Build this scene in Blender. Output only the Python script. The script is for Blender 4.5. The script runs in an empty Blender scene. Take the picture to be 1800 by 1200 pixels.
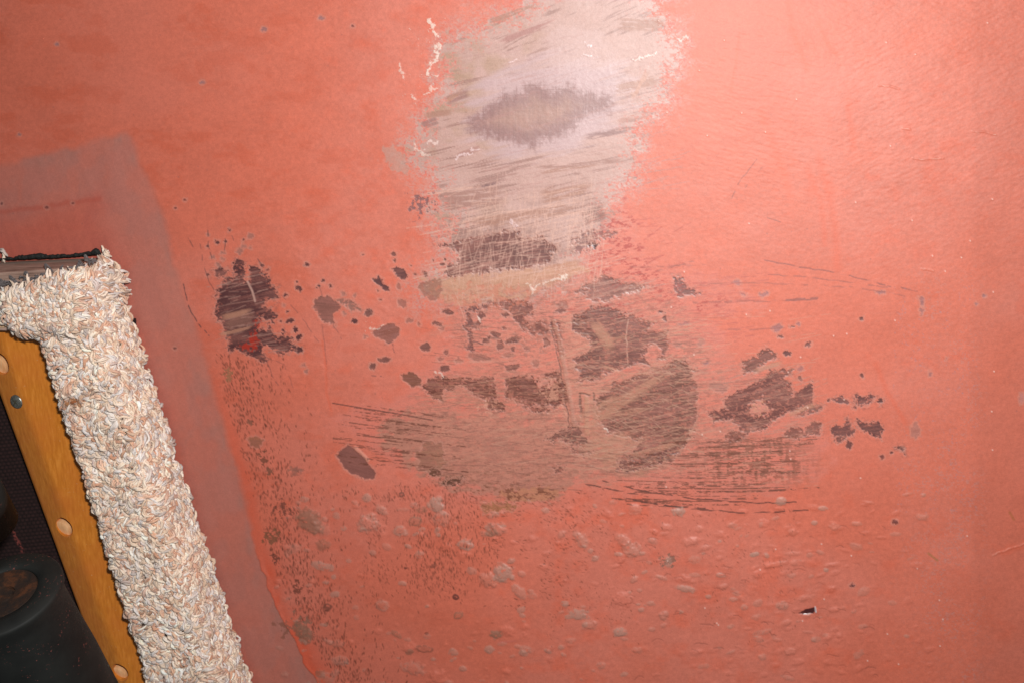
import bpy, math, random
import numpy as np
from mathutils import Vector

random.seed(7)
rng = np.random.default_rng(7)
SC = bpy.context.scene
COL = SC.collection

# ------------------------------------------------------------------ camera, world, flash
CAM = np.array([0.0, 0.0, 0.6])
LENS = 35.0
K = 36.0 / 1800.0 / LENS
cam_data = bpy.data.cameras.new("camera")
cam_data.lens = LENS; cam_data.sensor_width = 36.0
cam_data.clip_start = 0.01; cam_data.clip_end = 50.0
cam = bpy.data.objects.new("camera", cam_data); COL.objects.link(cam)
cam.location = tuple(CAM); cam.rotation_euler = (math.radians(90), 0, 0)
SC.camera = cam

world = bpy.data.worlds.new("World"); SC.world = world; world.use_nodes = True
world.node_tree.nodes["Background"].inputs[0].default_value = (0.95, 0.97, 1.0, 1)
world.node_tree.nodes["Background"].inputs[1].default_value = 0.10

ld = bpy.data.lights.new("camera_flash", 'AREA')          # the built-in flash of the camera
ld.shape = 'RECTANGLE'; ld.size = 0.05; ld.size_y = 0.028
ld.energy = 12.9; ld.color = (1.0, 0.975, 0.95)
lo = bpy.data.objects.new("camera_flash", ld); COL.objects.link(lo)
lo.location = (0.05, -0.01, 0.6 + 0.085); lo.rotation_euler = (math.radians(91), 0, math.radians(1))

SC.view_settings.view_transform = 'Standard'
SC.view_settings.look = 'None'
SC.view_settings.exposure = 0.0
SC.view_settings.gamma = 1.0
SC.view_settings.use_curve_mapping = False

# ------------------------------------------------------------------ helpers
def lin(c):
    c = np.asarray(c, float) / 255.0
    return np.where(c <= 0.04045, c / 12.92, ((c + 0.055) / 1.055) ** 2.4)
def alb(r, g, b, e=1.45):
    return lin((r, g, b)) / e

def set_in(node, name, val):
    if name in node.inputs: node.inputs[name].default_value = val

class Mat:
    def __init__(s, name, rough=0.6, spec=0.5):
        s.m = bpy.data.materials.new(name); s.m.use_nodes = True
        s.nt = s.m.node_tree; s.b = s.nt.nodes["Principled BSDF"]
        set_in(s.b, "Roughness", rough); set_in(s.b, "Specular IOR Level", spec)
    def n(s, t, **kw):
        nd = s.nt.nodes.new(t)
        for k, v in kw.items(): setattr(nd, k, v)
        return nd
    def l(s, a, b): s.nt.links.new(a, b)
    def coords(s, scale=(1, 1, 1), rot=(0, 0, 0)):
        tc = s.n("ShaderNodeTexCoord"); mp = s.n("ShaderNodeMapping")
        mp.inputs["Scale"].default_value = scale; mp.inputs["Rotation"].default_value = rot
        s.l(tc.outputs["Object"], mp.inputs["Vector"]); return mp.outputs["Vector"]
    def noise(s, vec, scale, detail=4, rough=0.6):
        nd = s.n("ShaderNodeTexNoise"); nd.inputs["Scale"].default_value = scale
        nd.inputs["Detail"].default_value = detail; nd.inputs["Roughness"].default_value = rough
        s.l(vec, nd.inputs["Vector"]); return nd.outputs["Fac"]
    def ramp(s, fac, stops):
        r = s.n("ShaderNodeValToRGB"); e = r.color_ramp.elements
        while len(e) < len(stops): e.new(0.5)
        for i, (p, c) in enumerate(stops):
            e[i].position = p; e[i].color = (c[0], c[1], c[2], 1)
        s.l(fac, r.inputs["Fac"]); return r.outputs["Color"]
    def mix(s, fac, a, b, mode='MIX'):
        m = s.n("ShaderNodeMixRGB", blend_type=mode)
        for sock, v in ((m.inputs[0], fac), (m.inputs[1], a), (m.inputs[2], b)):
            if hasattr(v, "links"): s.l(v, sock)
            elif isinstance(v, (int, float)): sock.default_value = v
            else: sock.default_value = (v[0], v[1], v[2], 1)
        return m.outputs[0]
    def bump(s, h, strength=0.3, dist=0.001, prev=None):
        b = s.n("ShaderNodeBump"); b.inputs["Strength"].default_value = strength
        b.inputs["Distance"].default_value = dist; s.l(h, b.inputs["Height"])
        if prev is not None: s.l(prev, b.inputs["Normal"])
        return b.outputs["Normal"]
    def attr(s, name):
        a = s.n("ShaderNodeAttribute"); a.attribute_name = name; return a

def make_obj(name, verts, faces, mat, parent=None, smooth=True, attrs=None, local=None):
    """verts in world space; faces list or (n,4)/(n,3) array"""
    verts = np.asarray(verts, float)
    if parent is not None:
        inv = np.array(parent.matrix_basis.inverted())
        verts = verts @ inv[:3, :3].T + inv[:3, 3]
    me = bpy.data.meshes.new(name)
    if isinstance(faces, np.ndarray):
        nf, k = faces.shape
        me.vertices.add(len(verts)); me.vertices.foreach_set("co", verts.astype(np.float32).ravel())
        me.loops.add(nf * k); me.loops.foreach_set("vertex_index", faces.astype(np.int32).ravel())
        me.polygons.add(nf); me.polygons.foreach_set("loop_start", np.arange(0, nf * k, k, dtype=np.int32))
        me.update(calc_edges=True)
    else:
        me.from_pydata([tuple(v) for v in verts], [], [tuple(f) for f in faces]); me.update()
    me.polygons.foreach_set("use_smooth", np.full(len(me.polygons), smooth))
    for an, (typ, data) in (attrs or {}).items():
        a = me.attributes.new(an, typ, 'POINT')
        if typ == 'FLOAT_COLOR':
            d = np.ones((len(verts), 4), np.float32); d[:, :3] = data
            a.data.foreach_set("color", d.ravel())
        else: a.data.foreach_set("value", np.asarray(data, np.float32).ravel())
    me.materials.append(mat)
    o = bpy.data.objects.new(name, me); COL.objects.link(o)
    if parent is not None: o.parent = parent
    return o
def empty(name, loc):
    o = bpy.data.objects.new(name, None); o.empty_display_size = 0.02
    o.location = tuple(loc); COL.objects.link(o); return o
def tag(o, label, cat, group=None):
    o["label"] = label; o["category"] = cat
    if group: o["group"] = group

def sstep(a, b, x):
    t = np.clip((x - a) / (b - a), 0, 1); return t * t * (3 - 2 * t)

_tab = {}
def vnoise(x, y, seed=0):
    if seed not in _tab: _tab[seed] = np.random.default_rng(1000 + seed).random((256, 256)).astype(np.float32)
    T = _tab[seed]
    xi = np.floor(x).astype(np.int64); yi = np.floor(y).astype(np.int64)
    fx = (x - xi).astype(np.float32); fy = (y - yi).astype(np.float32)
    fx = fx * fx * (3 - 2 * fx); fy = fy * fy * (3 - 2 * fy)
    x0 = xi & 255; x1 = (xi + 1) & 255; y0 = yi & 255; y1 = (yi + 1) & 255
    a = T[y0, x0]; b = T[y0, x1]; c = T[y1, x0]; d = T[y1, x1]
    return a + (b - a) * fx + (c - a) * fy + (a - b - c + d) * fx * fy
def fbm(x, y, seed=0, octv=4, gain=0.5):
    s = 0; amp = 1; tot = 0
    for i in range(octv):
        s = s + amp * vnoise(x * 2 ** i + 17.3 * i, y * 2 ** i - 9.1 * i, seed + i)
        tot += amp; amp *= gain
    return s / tot            # about 0..1, mean .5
def streak(x, y, ang, ln, wd, seed, octv=3):
    a = math.radians(ang); c, s = math.cos(a), math.sin(a)
    return fbm((x * c + y * s) / ln, (-x * s + y * c) / wd, seed, octv, 0.6)

# ------------------------------------------------------------------ hull surface
def rdir(px, py):
    px = np.asarray(px, float); py = np.asarray(py, float)
    return np.stack([(px - 900) * K, np.ones_like(px), (600 - py) * K], -1)
fdir = rdir(1230.0, 130.0); fdir = fdir / np.linalg.norm(fdir)
NRM = -fdir                                               # from the hull towards the viewer
UX = np.cross(NRM, [0, 0, 1.0]); UX = -UX / np.linalg.norm(UX)
if UX[0] < 0: UX = -UX
VX = np.cross(UX, NRM); VX = VX if VX[2] > 0 else -VX
D0 = 0.875 * float(np.dot([0, 1, 0], fdir))
KAP = 0.06
def at(px, py, h=0.0):
    """point at height h above the hull surface seen along pixel px,py of the photograph"""
    d = rdir(px, py); t = D0 / (d @ fdir)
    for _ in range(6):
        u = (d @ UX) * t
        t = (D0 + 0.5 * KAP * u * u - h) / (d @ fdir)
    return CAM + d * t[..., None]

def axis_coords(lo, a, b, hi, step, coarse):
    return np.concatenate([np.arange(lo, a, coarse), np.arange(a, b, step), np.arange(b, hi, coarse)])
GX = axis_coords(-420, -16, 1816, 2250, 1.3, 9.0)
GY = axis_coords(-330, -14, 1214, 1560, 1.3, 9.0)
NX, NY = len(GX), len(GY)
X, Y = np.meshgrid(GX, GY)
X = X.astype(np.float32); Y = Y.astype(np.float32)
C = np.zeros((NY, NX, 3), np.float32)
H = np.zeros((NY, NX), np.float32)          # metres
R = np.full((NY, NX), 0.57, np.float32)     # roughness

def win(x0, y0, x1, y1):
    i0, i1 = np.searchsorted(GX, [x0, x1]); j0, j1 = np.searchsorted(GY, [y0, y1])
    return (slice(j0, j1), slice(i0, i1))
def sdf_poly(pts, xx, yy):
    """positive inside"""
    n = len(pts); d2 = np.full(xx.shape, 1e9, np.float32); ins = np.zeros(xx.shape, bool)
    for i in range(n):
        ax, ay = pts[i]; bx, by = pts[(i + 1) % n]
        ex, ey = bx - ax, by - ay; wx, wy = xx - ax, yy - ay
        t = np.clip((wx * ex + wy * ey) / (ex * ex + ey * ey + 1e-9), 0, 1)
        d2 = np.minimum(d2, (wx - ex * t) ** 2 + (wy - ey * t) ** 2)
        if ay != by:
            c = ((ay > yy) != (by > yy)) & (xx < (bx - ax) * (yy - ay) / (by - ay) + ax)
            ins ^= c
    d = np.sqrt(d2); return np.where(ins, d, -d)
def region(pts, rag=3.0, rs=7.0, soft=1.0, seed=3, pad=25, aniso=None):
    xs = [p[0] for p in pts]; ys = [p[1] for p in pts]
    w = win(min(xs) - pad, min(ys) - pad, max(xs) + pad, max(ys) + pad)
    xx, yy = X[w], Y[w]
    d = sdf_poly(pts, xx, yy)
    nz = (fbm(xx / rs, yy / rs, seed, 4, 0.68) - 0.5) * 2.1
    if aniso: nz = nz * 0.5 + (streak(xx, yy, aniso, rs * 3, rs * 0.35, seed + 5) - 0.5) * 1.3
    d = d + nz * 2 * rag
    return w, sstep(-soft, soft, d), d
def over(w, m, col, h=None, r=None):
    m3 = m[..., None]
    C[w] = C[w] * (1 - m3) + np.asarray(col) * m3
    if h is not None: H[w] = H[w] * (1 - m) + h * m
    if r is not None: R[w] = R[w] * (1 - m) + r * m
def mixc(a, b, t): return np.asarray(a) * (1 - t[..., None]) + np.asarray(b) * t[..., None]
def Z(lst, ox, oy, s): return [(ox + x / s, oy + y / s) for x, y in lst]
ALL = (slice(0, NY), slice(0, NX))

SALMON = alb(215, 110, 85); SALMON2 = alb(215, 118, 97); ORANGE = alb(222, 98, 66); DEEP = alb(205, 86, 68)
TAN = alb(214, 156, 134); TAUPE = alb(168, 118, 100); GREYT = alb(160, 124, 112); DARK = alb(104, 62, 54)
DARKV = alb(82, 50, 52); MAUVE = alb(192, 158, 158); PURP = alb(194, 118, 104); REDS = alb(182, 64, 52)

# --- base paint
n1 = fbm(X / 260, Y / 260, 1, 5); n2 = fbm(X / 34, Y / 26, 9, 5, 0.6); n3 = fbm(X / 5, Y / 5, 21, 2)
C[:] = mixc(SALMON, SALMON2, sstep(0.35, 0.65, n1))
C[:] = mixc(C, ORANGE, (0.55 * sstep(0.5, 0.78, n2 * 0.6 + n1 * 0.4)))
C *= (0.90 + 0.2 * n3)[..., None] * (0.93 + .14 * fbm(X / 90, Y / 70, 23, 5, .6))[..., None]
C[:] = mixc(C, alb(206, 92, 62), .5 * sstep(.52, .72, fbm(X / 60 + 3, Y / 34, 27, 5, .65)) * sstep(1100, 300, X))
pk = fbm(X / 210 + 7, Y / 150, 31, 3)
C[:] = mixc(C, alb(220, 128, 110), 0.22 * sstep(0.4, 0.8, pk))
br = streak(X, Y, -6, 60, 2.2, 35, 3)
C *= (0.965 + 0.07 * br)[..., None]
# faded grey dust film right of x 1560 and speckles
fm = sstep(0.55, 0.75, fbm(X / 3.2, Y / 2.6, 41, 3)) * sstep(1540, 1620, X) * sstep(1760, 1700, X) * sstep(420, 560, Y) * (0.25 + 0.75 * sstep(0.42, 0.6, fbm(X / 40, Y / 60, 44, 3)))
C[:] = mixc(C, alb(196, 132, 122), 0.55 * fm)
# vertical lap in the paint at the right
lap = sstep(1700, 1722, X + 8 * (fbm(X / 50, Y / 90, 47) - .5))
C *= (1 - 0.07 * lap)[..., None]
# orange-peel and brush relief
H += (fbm(X / 7, Y / 4.5, 51, 3) - .5) * 0.00012
H += (streak(X, Y, 14, 18, 4.2, 55, 3) - .5) * 0.00024 * sstep(1150, 1300, X) * sstep(620, 150, Y)
H += (streak(X, Y, -24, 17, 4.2, 58, 3) - .5) * 0.00026 * sstep(1400, 1540, X) * sstep(700, 200, Y)
H += (fbm(X / 70, Y / 70, 61, 2) - .5) * 0.0006

# --- runs / sags in the topcoat, right half
def stroke(pts, wid, soft=1.0, jit=0.0, seed=0):
    xs = [p[0] for p in pts]; ys = [p[1] for p in pts]; pad = wid + soft + 6 + jit
    w = win(min(xs) - pad, min(ys) - pad, max(xs) + pad, max(ys) + pad)
    xx, yy = X[w], Y[w]
    if jit:
        xx = xx + (vnoise(X[w] / 9, Y[w] / 9, 70 + seed) - .5) * jit * 2; yy = yy + (vnoise(X[w] / 9 + 5, Y[w] / 9, 71 + seed) - .5) * jit * 2
    d = np.full(xx.shape, 1e9, np.float32)
    for (ax, ay), (bx, by) in zip(pts[:-1], pts[1:]):
        ex, ey = bx - ax, by - ay; wx, wy = xx - ax, yy - ay
        t = np.clip((wx * ex + wy * ey) / (ex * ex + ey * ey + 1e-9), 0, 1)
        d = np.minimum(d, np.hypot(wx - ex * t, wy - ey * t))
    return w, sstep(wid + soft, wid - soft * 0.5, d), d
for pts, wd in (([(1388, 0), (1394, 50), (1408, 90), (1420, 125)], 5), ([(1440, 40), (1455, 75), (1470, 95)], 4), ([(1338, 200), (1352, 230), (1362, 265), (1380, 310), (1388, 345)], 6),
                ([(1440, 275), (1455, 330), (1468, 400), (1472, 470)], 6), ([(1300, 60), (1294, 110), (1284, 165)], 2.0), ([(1490, 175), (1500, 240), (1500, 260)], 5), ([(1420, 300), (1445, 360), (1450, 430)], 5),
                ([(566, 600), (572, 640), (574, 690), (582, 720)], 2), ([(1540, 640), (1560, 690), (1590, 740)], 4)):
    w, m, d = stroke(pts, wd * .6, wd * 1.6, 1)
    over(w, m * 0.45, ORANGE * 1.02); H[w] -= m * 0.00006

# --- old dull layer around the bunk
OUT = [(-700, 330), (-100, 306), (0, 293), (40, 281), (70, 272), (130, 260), (180, 243), (222, 236), (238, 252), (246, 290), (268, 330), (284, 365), (298, 420), (308, 470), (322, 520), (345, 575), (362, 640), (384, 715),
       (404, 780), (424, 850), (440, 920), (456, 985), (462, 1010), (480, 1050), (494, 1085), (516, 1120), (535, 1165), (556, 1200), (620, 1300), (760, 1620), (-700, 1620)]
d = sdf_poly(OUT, X, Y) + (fbm(X / 22, Y / 22, 81, 4) - .5) * 12
inside = sstep(-8, 8, d)
lower = sstep(930, 1010, Y); inside = np.where(lower > 0, sstep(-3 + 2.2 * lower, 5 - 4.2 * lower, d), inside)
dul = mixc(PURP, alb(200, 100, 83), sstep(66, 128, d + 34 * (fbm(X / 60, Y / 30, 84, 4) - .5)) * 0.85)
dul = mixc(dul, alb(176, 122, 110), 0.5 * sstep(50, 4, d) * sstep(0.3, 0.7, fbm(X / 40, Y / 40, 87)))
bl = streak(X, Y, 72, 120, 9, 89, 3)
dul = dul * (0.93 + 0.14 * bl)[..., None] * (0.95 + 0.1 * n3)[..., None]
over(ALL, inside * (.70 + .28 * sstep(.35, .65, fbm(X / 26, Y / 40, 93, 4))), dul, None, 0.5)
H -= inside * 0.00022
for pts in ([(0, 372), (60, 366), (130, 356), (175, 350)],):
    w, m, dd = stroke(pts, 3, 5, 2); over(w, m * 0.5, alb(190, 84, 66))
# bright fresh fringe along the outer edge, with lifted curls at the bottom
rim = sstep(-26, -8, d) * (1 - inside) * sstep(600, 800, Y)
rim2 = sstep(-46, -20, d) * (1 - inside) * sstep(0.4, 0.6, fbm(X / 30, Y / 60, 91)) * sstep(960, 1010, Y)
over(ALL, np.clip(rim * 0.5 + rim2 * .5, 0, 1), alb(220, 94, 64))
H += sstep(-9, -1, d) * (1 - inside) * sstep(960, 1000, Y) * 0.0005

# --- sanded patch at the top
TOP = [(945, -8), (900, 22), (857, 42), (800, 67), (780, 92), (783, 112), (773, 140), (770, 173), (745, 197), (740, 222), (724, 250), (722, 280), (760, 302), (768, 333), (760, 372), (790, 392), (775, 420), (800, 455), (770, 480), (735, 498),
       (750, 522), (800, 522), (860, 540), (940, 540), (1000, 500), (1040, 475), (1035, 440), (1062, 400), (1070, 350), (1108, 325), (1122, 290), (1122, 260), (1115, 232), (1138, 212), (1150, 190), (1172, 172), (1170, 140), (1182, 110), (1190, 80), (1180, 50),
       (1162, 32), (1150, 8), (1120, -40), (1050, -90), (980, -60)]
w, m, d = region(TOP, 17, 16, 1.5, 101, 60)
xx, yy = X[w], Y[w]
# pinkish halo of thinned paint round it
halo = sstep(-62, 2, d + 50 * (fbm(xx / 30, yy / 22, 104, 4) - .5)) * sstep(0.30, 0.62, fbm(xx / 3, yy / 2.4, 105, 3) + 0.10 + 0.004 * d)
over(w, halo * 0.85, alb(206, 138, 124))
hr = sstep(-34, 0, d) * sstep(0.56, 0.66, fbm(xx / 4, yy / 3, 106, 3)); over(w, hr * .6, alb(206, 84, 72))
s1 = streak(xx, yy, -13, 70, 2.6, 108, 4); s2 = streak(xx, yy, -24, 55, 3.4, 112, 4); s3 = streak(xx, yy, -80, 50, 2.6, 116, 3); cr = streak(xx, yy, 2, 30, 2.2, 118, 3)
sm = np.where(yy < 120, s2, s1)
base = mixc(alb(194, 150, 138), alb(204, 162, 152), fbm(xx / 50, yy / 40, 120, 3))
base = mixc(base, alb(208, 168, 158), 0.7 * sstep(.5, .7, s3) * sstep(230, 420, yy))
base = mixc(base, alb(176, 136, 108), 0.75 * sstep(.48, .72, fbm(xx / 55 + 3, yy / 38, 122, 4)) * sstep(1060, 800, xx + (yy - 100) * .3))
base = mixc(base, alb(156, 110, 100), 0.75 * sstep(.54, .68, sm) * sstep(.40, .58, fbm(xx / 45, yy / 26, 125, 3)))
base = mixc(base, alb(154, 110, 98), 0.6 * sstep(.5, .7, fbm(xx / 40, yy / 22, 128, 4)) * sstep(330, 400, yy))
base *= (0.93 + 0.14 * cr)[..., None] * (0.95 + .1 * fbm(xx / 2, yy / 2, 129, 2))[..., None]
pitm = sstep(.57, .65, fbm(xx / 4.5, yy / 3.0, 131, 3) + 0.10 * sstep(22, -4, d)) * (sstep(46, 6, d) * .85)
base *= .93
mm = m * (1 - pitm)
band = sstep(-24, -2, d) * sstep(.50, .58, fbm(xx / 3.2, yy / 2.4, 133, 3) + .006 * d + .03); mm = np.maximum(mm, band * .75 * (1 - m))
over(w, mm, base, None, 0.5); H[w] -= m * 0.00008
# lavender filler ring and oval rub-through
w = win(760, 20, 1130, 330); xx, yy = X[w], Y[w]
q = np.hypot((xx - 965) / 150, (yy - 185 + (xx - 965) * .16) / 92) + (streak(xx, yy, -14, 50, 8, 141, 3) - .5) * .7
over(w, sstep(1.12, .72, q) * .85, MAUVE * (0.94 + .12 * streak(xx, yy, -12, 40, 2.4, 143, 3))[..., None], None, .45)
q = np.hypot((xx - 1010) / 75, (yy - 90) / 40) + (fbm(xx / 30, yy / 20, 146) - .5); over(w, sstep(1.1, .6, q) * .5, alb(202, 166, 160))
OV = Z([(545, 690), (560, 625), (620, 592), (680, 535), (740, 502), (830, 490), (850, 452), (930, 452), (1000, 480), (1080, 442), (1110, 472), (1180, 500), (1295, 520), (1300, 590), (1180, 590), (1110, 680), (1000, 720), (930, 740), (900, 790), (860, 760), (730, 740), (640, 710)], 640, 0, 3)
w, m, d = region(OV, 5, 6, 3, 150, 40); xx, yy = X[w], Y[w]
wv = np.maximum(streak(xx, yy, 90, 28, 1.4, 151, 2), streak(xx, yy, 0, 28, 1.4, 155, 2)) - .66 + (fbm(xx / 9, yy / 7, 157, 3) - .5) * .6
m = sstep(-12, 8, d + wv * 22)
oc = mixc(alb(146, 104, 100), alb(168, 125, 112), sstep(8, 40, d + 10 * (fbm(xx / 14, yy / 10, 158) - .5)))
over(w, m * .93, oc * (0.9 + .25 * streak(xx, yy, 90, 40, 2, 160, 2))[..., None] * (0.92 + .16 * streak(xx, yy, 0, 40, 2, 162, 2))[..., None])
# dark rub streaks in the patch
def smear(x0, y0, x1, y1, wd, col, a=.8, seed=0, thr=.5):
    L = math.hypot(x1 - x0, y1 - y0); ang = math.degrees(math.atan2(y1 - y0, x1 - x0))
    w = win(min(x0, x1) - wd * 2 - 8, min(y0, y1) - wd * 2 - 8, max(x0, x1) + wd * 2 + 8, max(y0, y1) + wd * 2 + 8); xx, yy = X[w], Y[w]
    c, s = (x1 - x0) / L, (y1 - y0) / L
    u = ((xx - x0) * c + (yy - y0) * s) / L; v = (-(xx - x0) * s + (yy - y0) * c) / wd
    env = sstep(0, .22, u) * sstep(1, .75, u) * sstep(1.2, .4, np.abs(v))
    m = env * sstep(thr - .1, thr + .12, streak(xx, yy, ang, 30, 2.6, 170 + seed, 3) + .25 * env - .12)
    over(w, m * a, col)
for i, t in enumerate([(1078, 42, 1178, 46, 14, TAUPE), (780, 178, 828, 162, 10, alb(150, 104, 98)), (868, 80, 985, 32, 8, alb(168, 112, 104)), (850, 44, 960, 4, 8, TAUPE), (1020, 244, 1116, 226, 7, alb(140, 96, 92)), (738, 222, 774, 210, 9, alb(150, 104, 98)),
                       (925, 298, 1120, 280, 5, alb(160, 112, 100)), (1070, 158, 1168, 138, 12, TAUPE), (940, 305, 1060, 288, 4, TAUPE), (740, 205, 800, 196, 7, TAUPE), (760, 352, 900, 344, 22, alb(164, 116, 104)), (1020, 390, 1070, 370, 18, alb(140, 96, 86)), (800, 400, 1040, 360, 12, TAUPE),
                       (800, 275, 850, 258, 6, alb(170, 120, 110)), (840, 330, 880, 320, 3, alb(120, 84, 84)), (940, 350, 1050, 330, 16, TAUPE), (780, 180, 820, 155, 6, alb(176, 126, 104)), (1110, 180, 1140, 120, 10, alb(190, 138, 118)), (1080, 215, 1150, 195, 8, alb(178, 124, 110))]):
    smear(*t, .85, i)
w, m, d = region([(672, 262), (690, 255), (712, 280), (720, 306), (700, 306), (684, 290)], 5, 8, 2, 181); over(w, m * .65, alb(186, 142, 128))

# --- worn red-brown zone right of the lower centre, thin salmon everywhere worn
WORN = [(560, 730), (700, 690), (820, 560), (900, 540), (1000, 520), (1060, 400), (1110, 340), (1120, 420), (1160, 470), (1260, 480), (1340, 540), (1250, 560), (1300, 640), (1400, 700), (1460, 780), (1430, 850), (1330, 870), (1200, 860), (1060, 850), (1000, 850), (950, 880), (860, 875), (780, 855), (700, 820), (640, 780)]
w, m, d = region(WORN, 16, 30, 14, 190, 60); xx, yy = X[w], Y[w]
over(w, m * .55, alb(222, 126, 108)); 
sp = sstep(.5, .62, streak(xx, yy, -6, 9, 2.2, 192, 3)); over(w, m * sp * .35, alb(200, 120, 106))
RZ = [(1062, 380), (1100, 345), (1122, 420), (1150, 465), (1230, 482), (1270, 540), (1190, 560), (1150, 600), (1080, 545), (1000, 545), (1040, 475)]
w, m, d = region(RZ, 14, 24, 14, 195, 40); xx, yy = X[w], Y[w]
sp = sstep(.50, .64, streak(xx, yy, -12, 7, 2.4, 197, 3)) * sstep(.38, .55, fbm(xx / 22, yy / 14, 199, 3)); over(w, m * sp * .8, alb(176, 66, 58))
# large taupe rub-through, left of the crease
TPE = [(690, 722), (760, 716), (850, 728), (960, 716), (1010, 728), (1045, 760), (1100, 815), (1190, 800), (1140, 835), (1060, 842), (1010, 848), (985, 878), (960, 881), (880, 874), (800, 862), (745, 840), (700, 800), (660, 770)]
w, m, d = region(TPE, 10, 16, 6, 201, 40, -4); xx, yy = X[w], Y[w]
tc = mixc(alb(196, 132, 112), alb(172, 118, 100), fbm(xx / 36, yy / 20, 205, 4)); tc *= (0.9 + .2 * streak(xx, yy, 3, 30, 2, 208, 3))[..., None]
keep = sstep(.34, .6, fbm(xx / 13, yy / 6, 210, 4) + .006 * d + .03)
over(w, m * keep * .85, tc, None, .5)
dk = sstep(.54, .66, fbm(xx / 6, yy / 3, 214, 4)) * sstep(790, 840, yy) * sstep(720, 780, xx) * sstep(1010, 960, xx); over(w, m * dk * .65, alb(132, 82, 60))
# pale net of residue
net = np.abs(fbm(xx / 8, yy / 5, 217, 3) - .5); over(w, m * sstep(.022, .006, net) * .45 * sstep(800, 740, yy), alb(220, 156, 130))
# tan bands
for i, (pts, c, a) in enumerate([
        ([(738, 490), (800, 482), (900, 474), (965, 466), (1030, 466), (1036, 480), (990, 497), (950, 508), (915, 532), (860, 532), (800, 540), (760, 522)], alb(200, 146, 116), .8),
        ([(990, 560), (1010, 545), (1060, 600), (1080, 640), (1060, 700), (1030, 720), (1010, 760), (1040, 800), (1010, 810), (990, 700), (985, 640)], alb(200, 136, 114), .55),
        ([(1040, 800), (1035, 700), (1090, 665), (1190, 632), (1210, 640), (1226, 690), (1224, 750), (1200, 800), (1130, 830), (1070, 830)], alb(182, 126, 102), .9)]):
    w, m, d = region(pts, 7, 14, 5, 220 + i * 5, 40); xx, yy = X[w], Y[w]
    over(w, m * a * sstep(.28, .5, streak(xx, yy, -10, 40, 4, 223 + i, 3) + .01 * d), np.asarray(c) * (0.9 + .2 * streak(xx, yy, -14, 60, 2.4, 226 + i, 3))[..., None])

# --- chalky veil and fine rubbed streaks through the middle zone
VEIL = [(770, 530), (880, 500), (1040, 490), (1180, 520), (1240, 600), (1290, 650), (1300, 760), (1250, 830), (1100, 850), (960, 870), (800, 850), (720, 780), (740, 700), (840, 650), (820, 600)]
w, m, d = region(VEIL, 14, 30, 22, 240, 60); xx, yy = X[w], Y[w]
over(w, m * .5 * sstep(.36, .62, streak(xx, yy, -5, 26, 4, 242, 4)), alb(208, 132, 112))
over(w, m * .5 * sstep(.55, .66, streak(xx, yy, -10, 14, 2.4, 246, 3)), alb(168, 106, 92))
over(w, m * .5 * sstep(.60, .70, fbm(xx / 7, yy / 4, 249, 4)), alb(156, 100, 84))

# --- dark rub-throughs
def dark(pts, col=DARK, ang=-6, tone=.5, rag=3.0, rs=7, seed=0, depth=0.00028, a=.96, rim=True, cut=None):
    w, m, d = region(pts, rag, rs, 1.1, 300 + seed, 22); xx, yy = X[w], Y[w]
    s = streak(xx, yy, ang, 38, 2.0, 311 + seed % 7, 3); g = fbm(xx / 26, yy / 16, 320 + seed % 5, 3)
    c = mixc(col, alb(156, 104, 92), np.clip(sstep(.42, .72, s * .6 + g * .4) * tone * 1.35, 0, 1))
    c = mixc(c, alb(176, 120, 106), .42 * tone * sstep(.5, .72, fbm(xx / 44 + 4, yy / 24, 322, 3)))
    c = c * (0.88 + .24 * streak(xx, yy, ang, 16, 1.5, 331, 2))[..., None]
    if rag >= 3: m = m * (1 - .85 * sstep(.57, .64, fbm(xx / 4, yy / 2.4, 344 + seed % 9, 3)) * sstep(10, 1, d))
    if cut is not None:
        for (cx, cy, rx, ry) in cut:
            m = m * sstep(.8, 1.15, np.hypot((xx - cx) / rx, (yy - cy) / ry) + (fbm(xx / 5, yy / 5, 335) - .5) * 2.2)
    band = sstep(-9 - rag, -1, d) * (1 - m) * (.4 if rag > 2.5 else 0)
    over(w, band * sstep(.55, .62, fbm(xx / 3.2, yy / 2.2, 340 + seed % 9, 3)) * a, c)
    if rim:
        rm = sstep(-4.2, -1.0, d) * (1 - m); over(w, rm * .38, alb(206, 146, 130))
    c = c * np.array([.97, .87, .90])
    over(w, m * a, c, None, .42); H[w] -= m * depth * 1.0
def ell(cx, cy, rx, ry, n=12, ang=0):
    a = math.radians(ang); out = []
    for i in range(n):
        t = 2 * math.pi * i / n; j = random.uniform(.72, 1.2); x, y = rx * j * math.cos(t), ry * j * math.sin(t)
        out.append((cx + x * math.cos(a) - y * math.sin(a), cy + x * math.sin(a) + y * math.cos(a)))
    return out
A = Z([(350, 350), (400, 300), (430, 330), (440, 400), (430, 450), (456, 465), (480, 350), (540, 345), (560, 400), (600, 410), (620, 480), (670, 500), (675, 580), (600, 590), (580, 600), (580, 640), (640, 660), (660, 700), (640, 750), (600, 740), (560, 700), (540, 790), (600, 800), (615, 780), (650, 850), (685, 860), (705, 780), (722, 840), (770, 850), (780, 920), (840, 920), (845, 950), (770, 940), (710, 975), (650, 950), (620, 920), (565, 900), (570, 940), (590, 1000), (560, 1025), (510, 1000), (470, 970), (380, 930), (335, 950), (330, 900), (300, 820), (280, 740), (240, 710), (235, 640), (240, 560), (245, 520), (280, 500), (300, 430), (360, 440), (370, 400), (345, 380)], 320, 380, 4)
dark(A, DARKV, -12, .45, 4, 6, 1, .0003)
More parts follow.
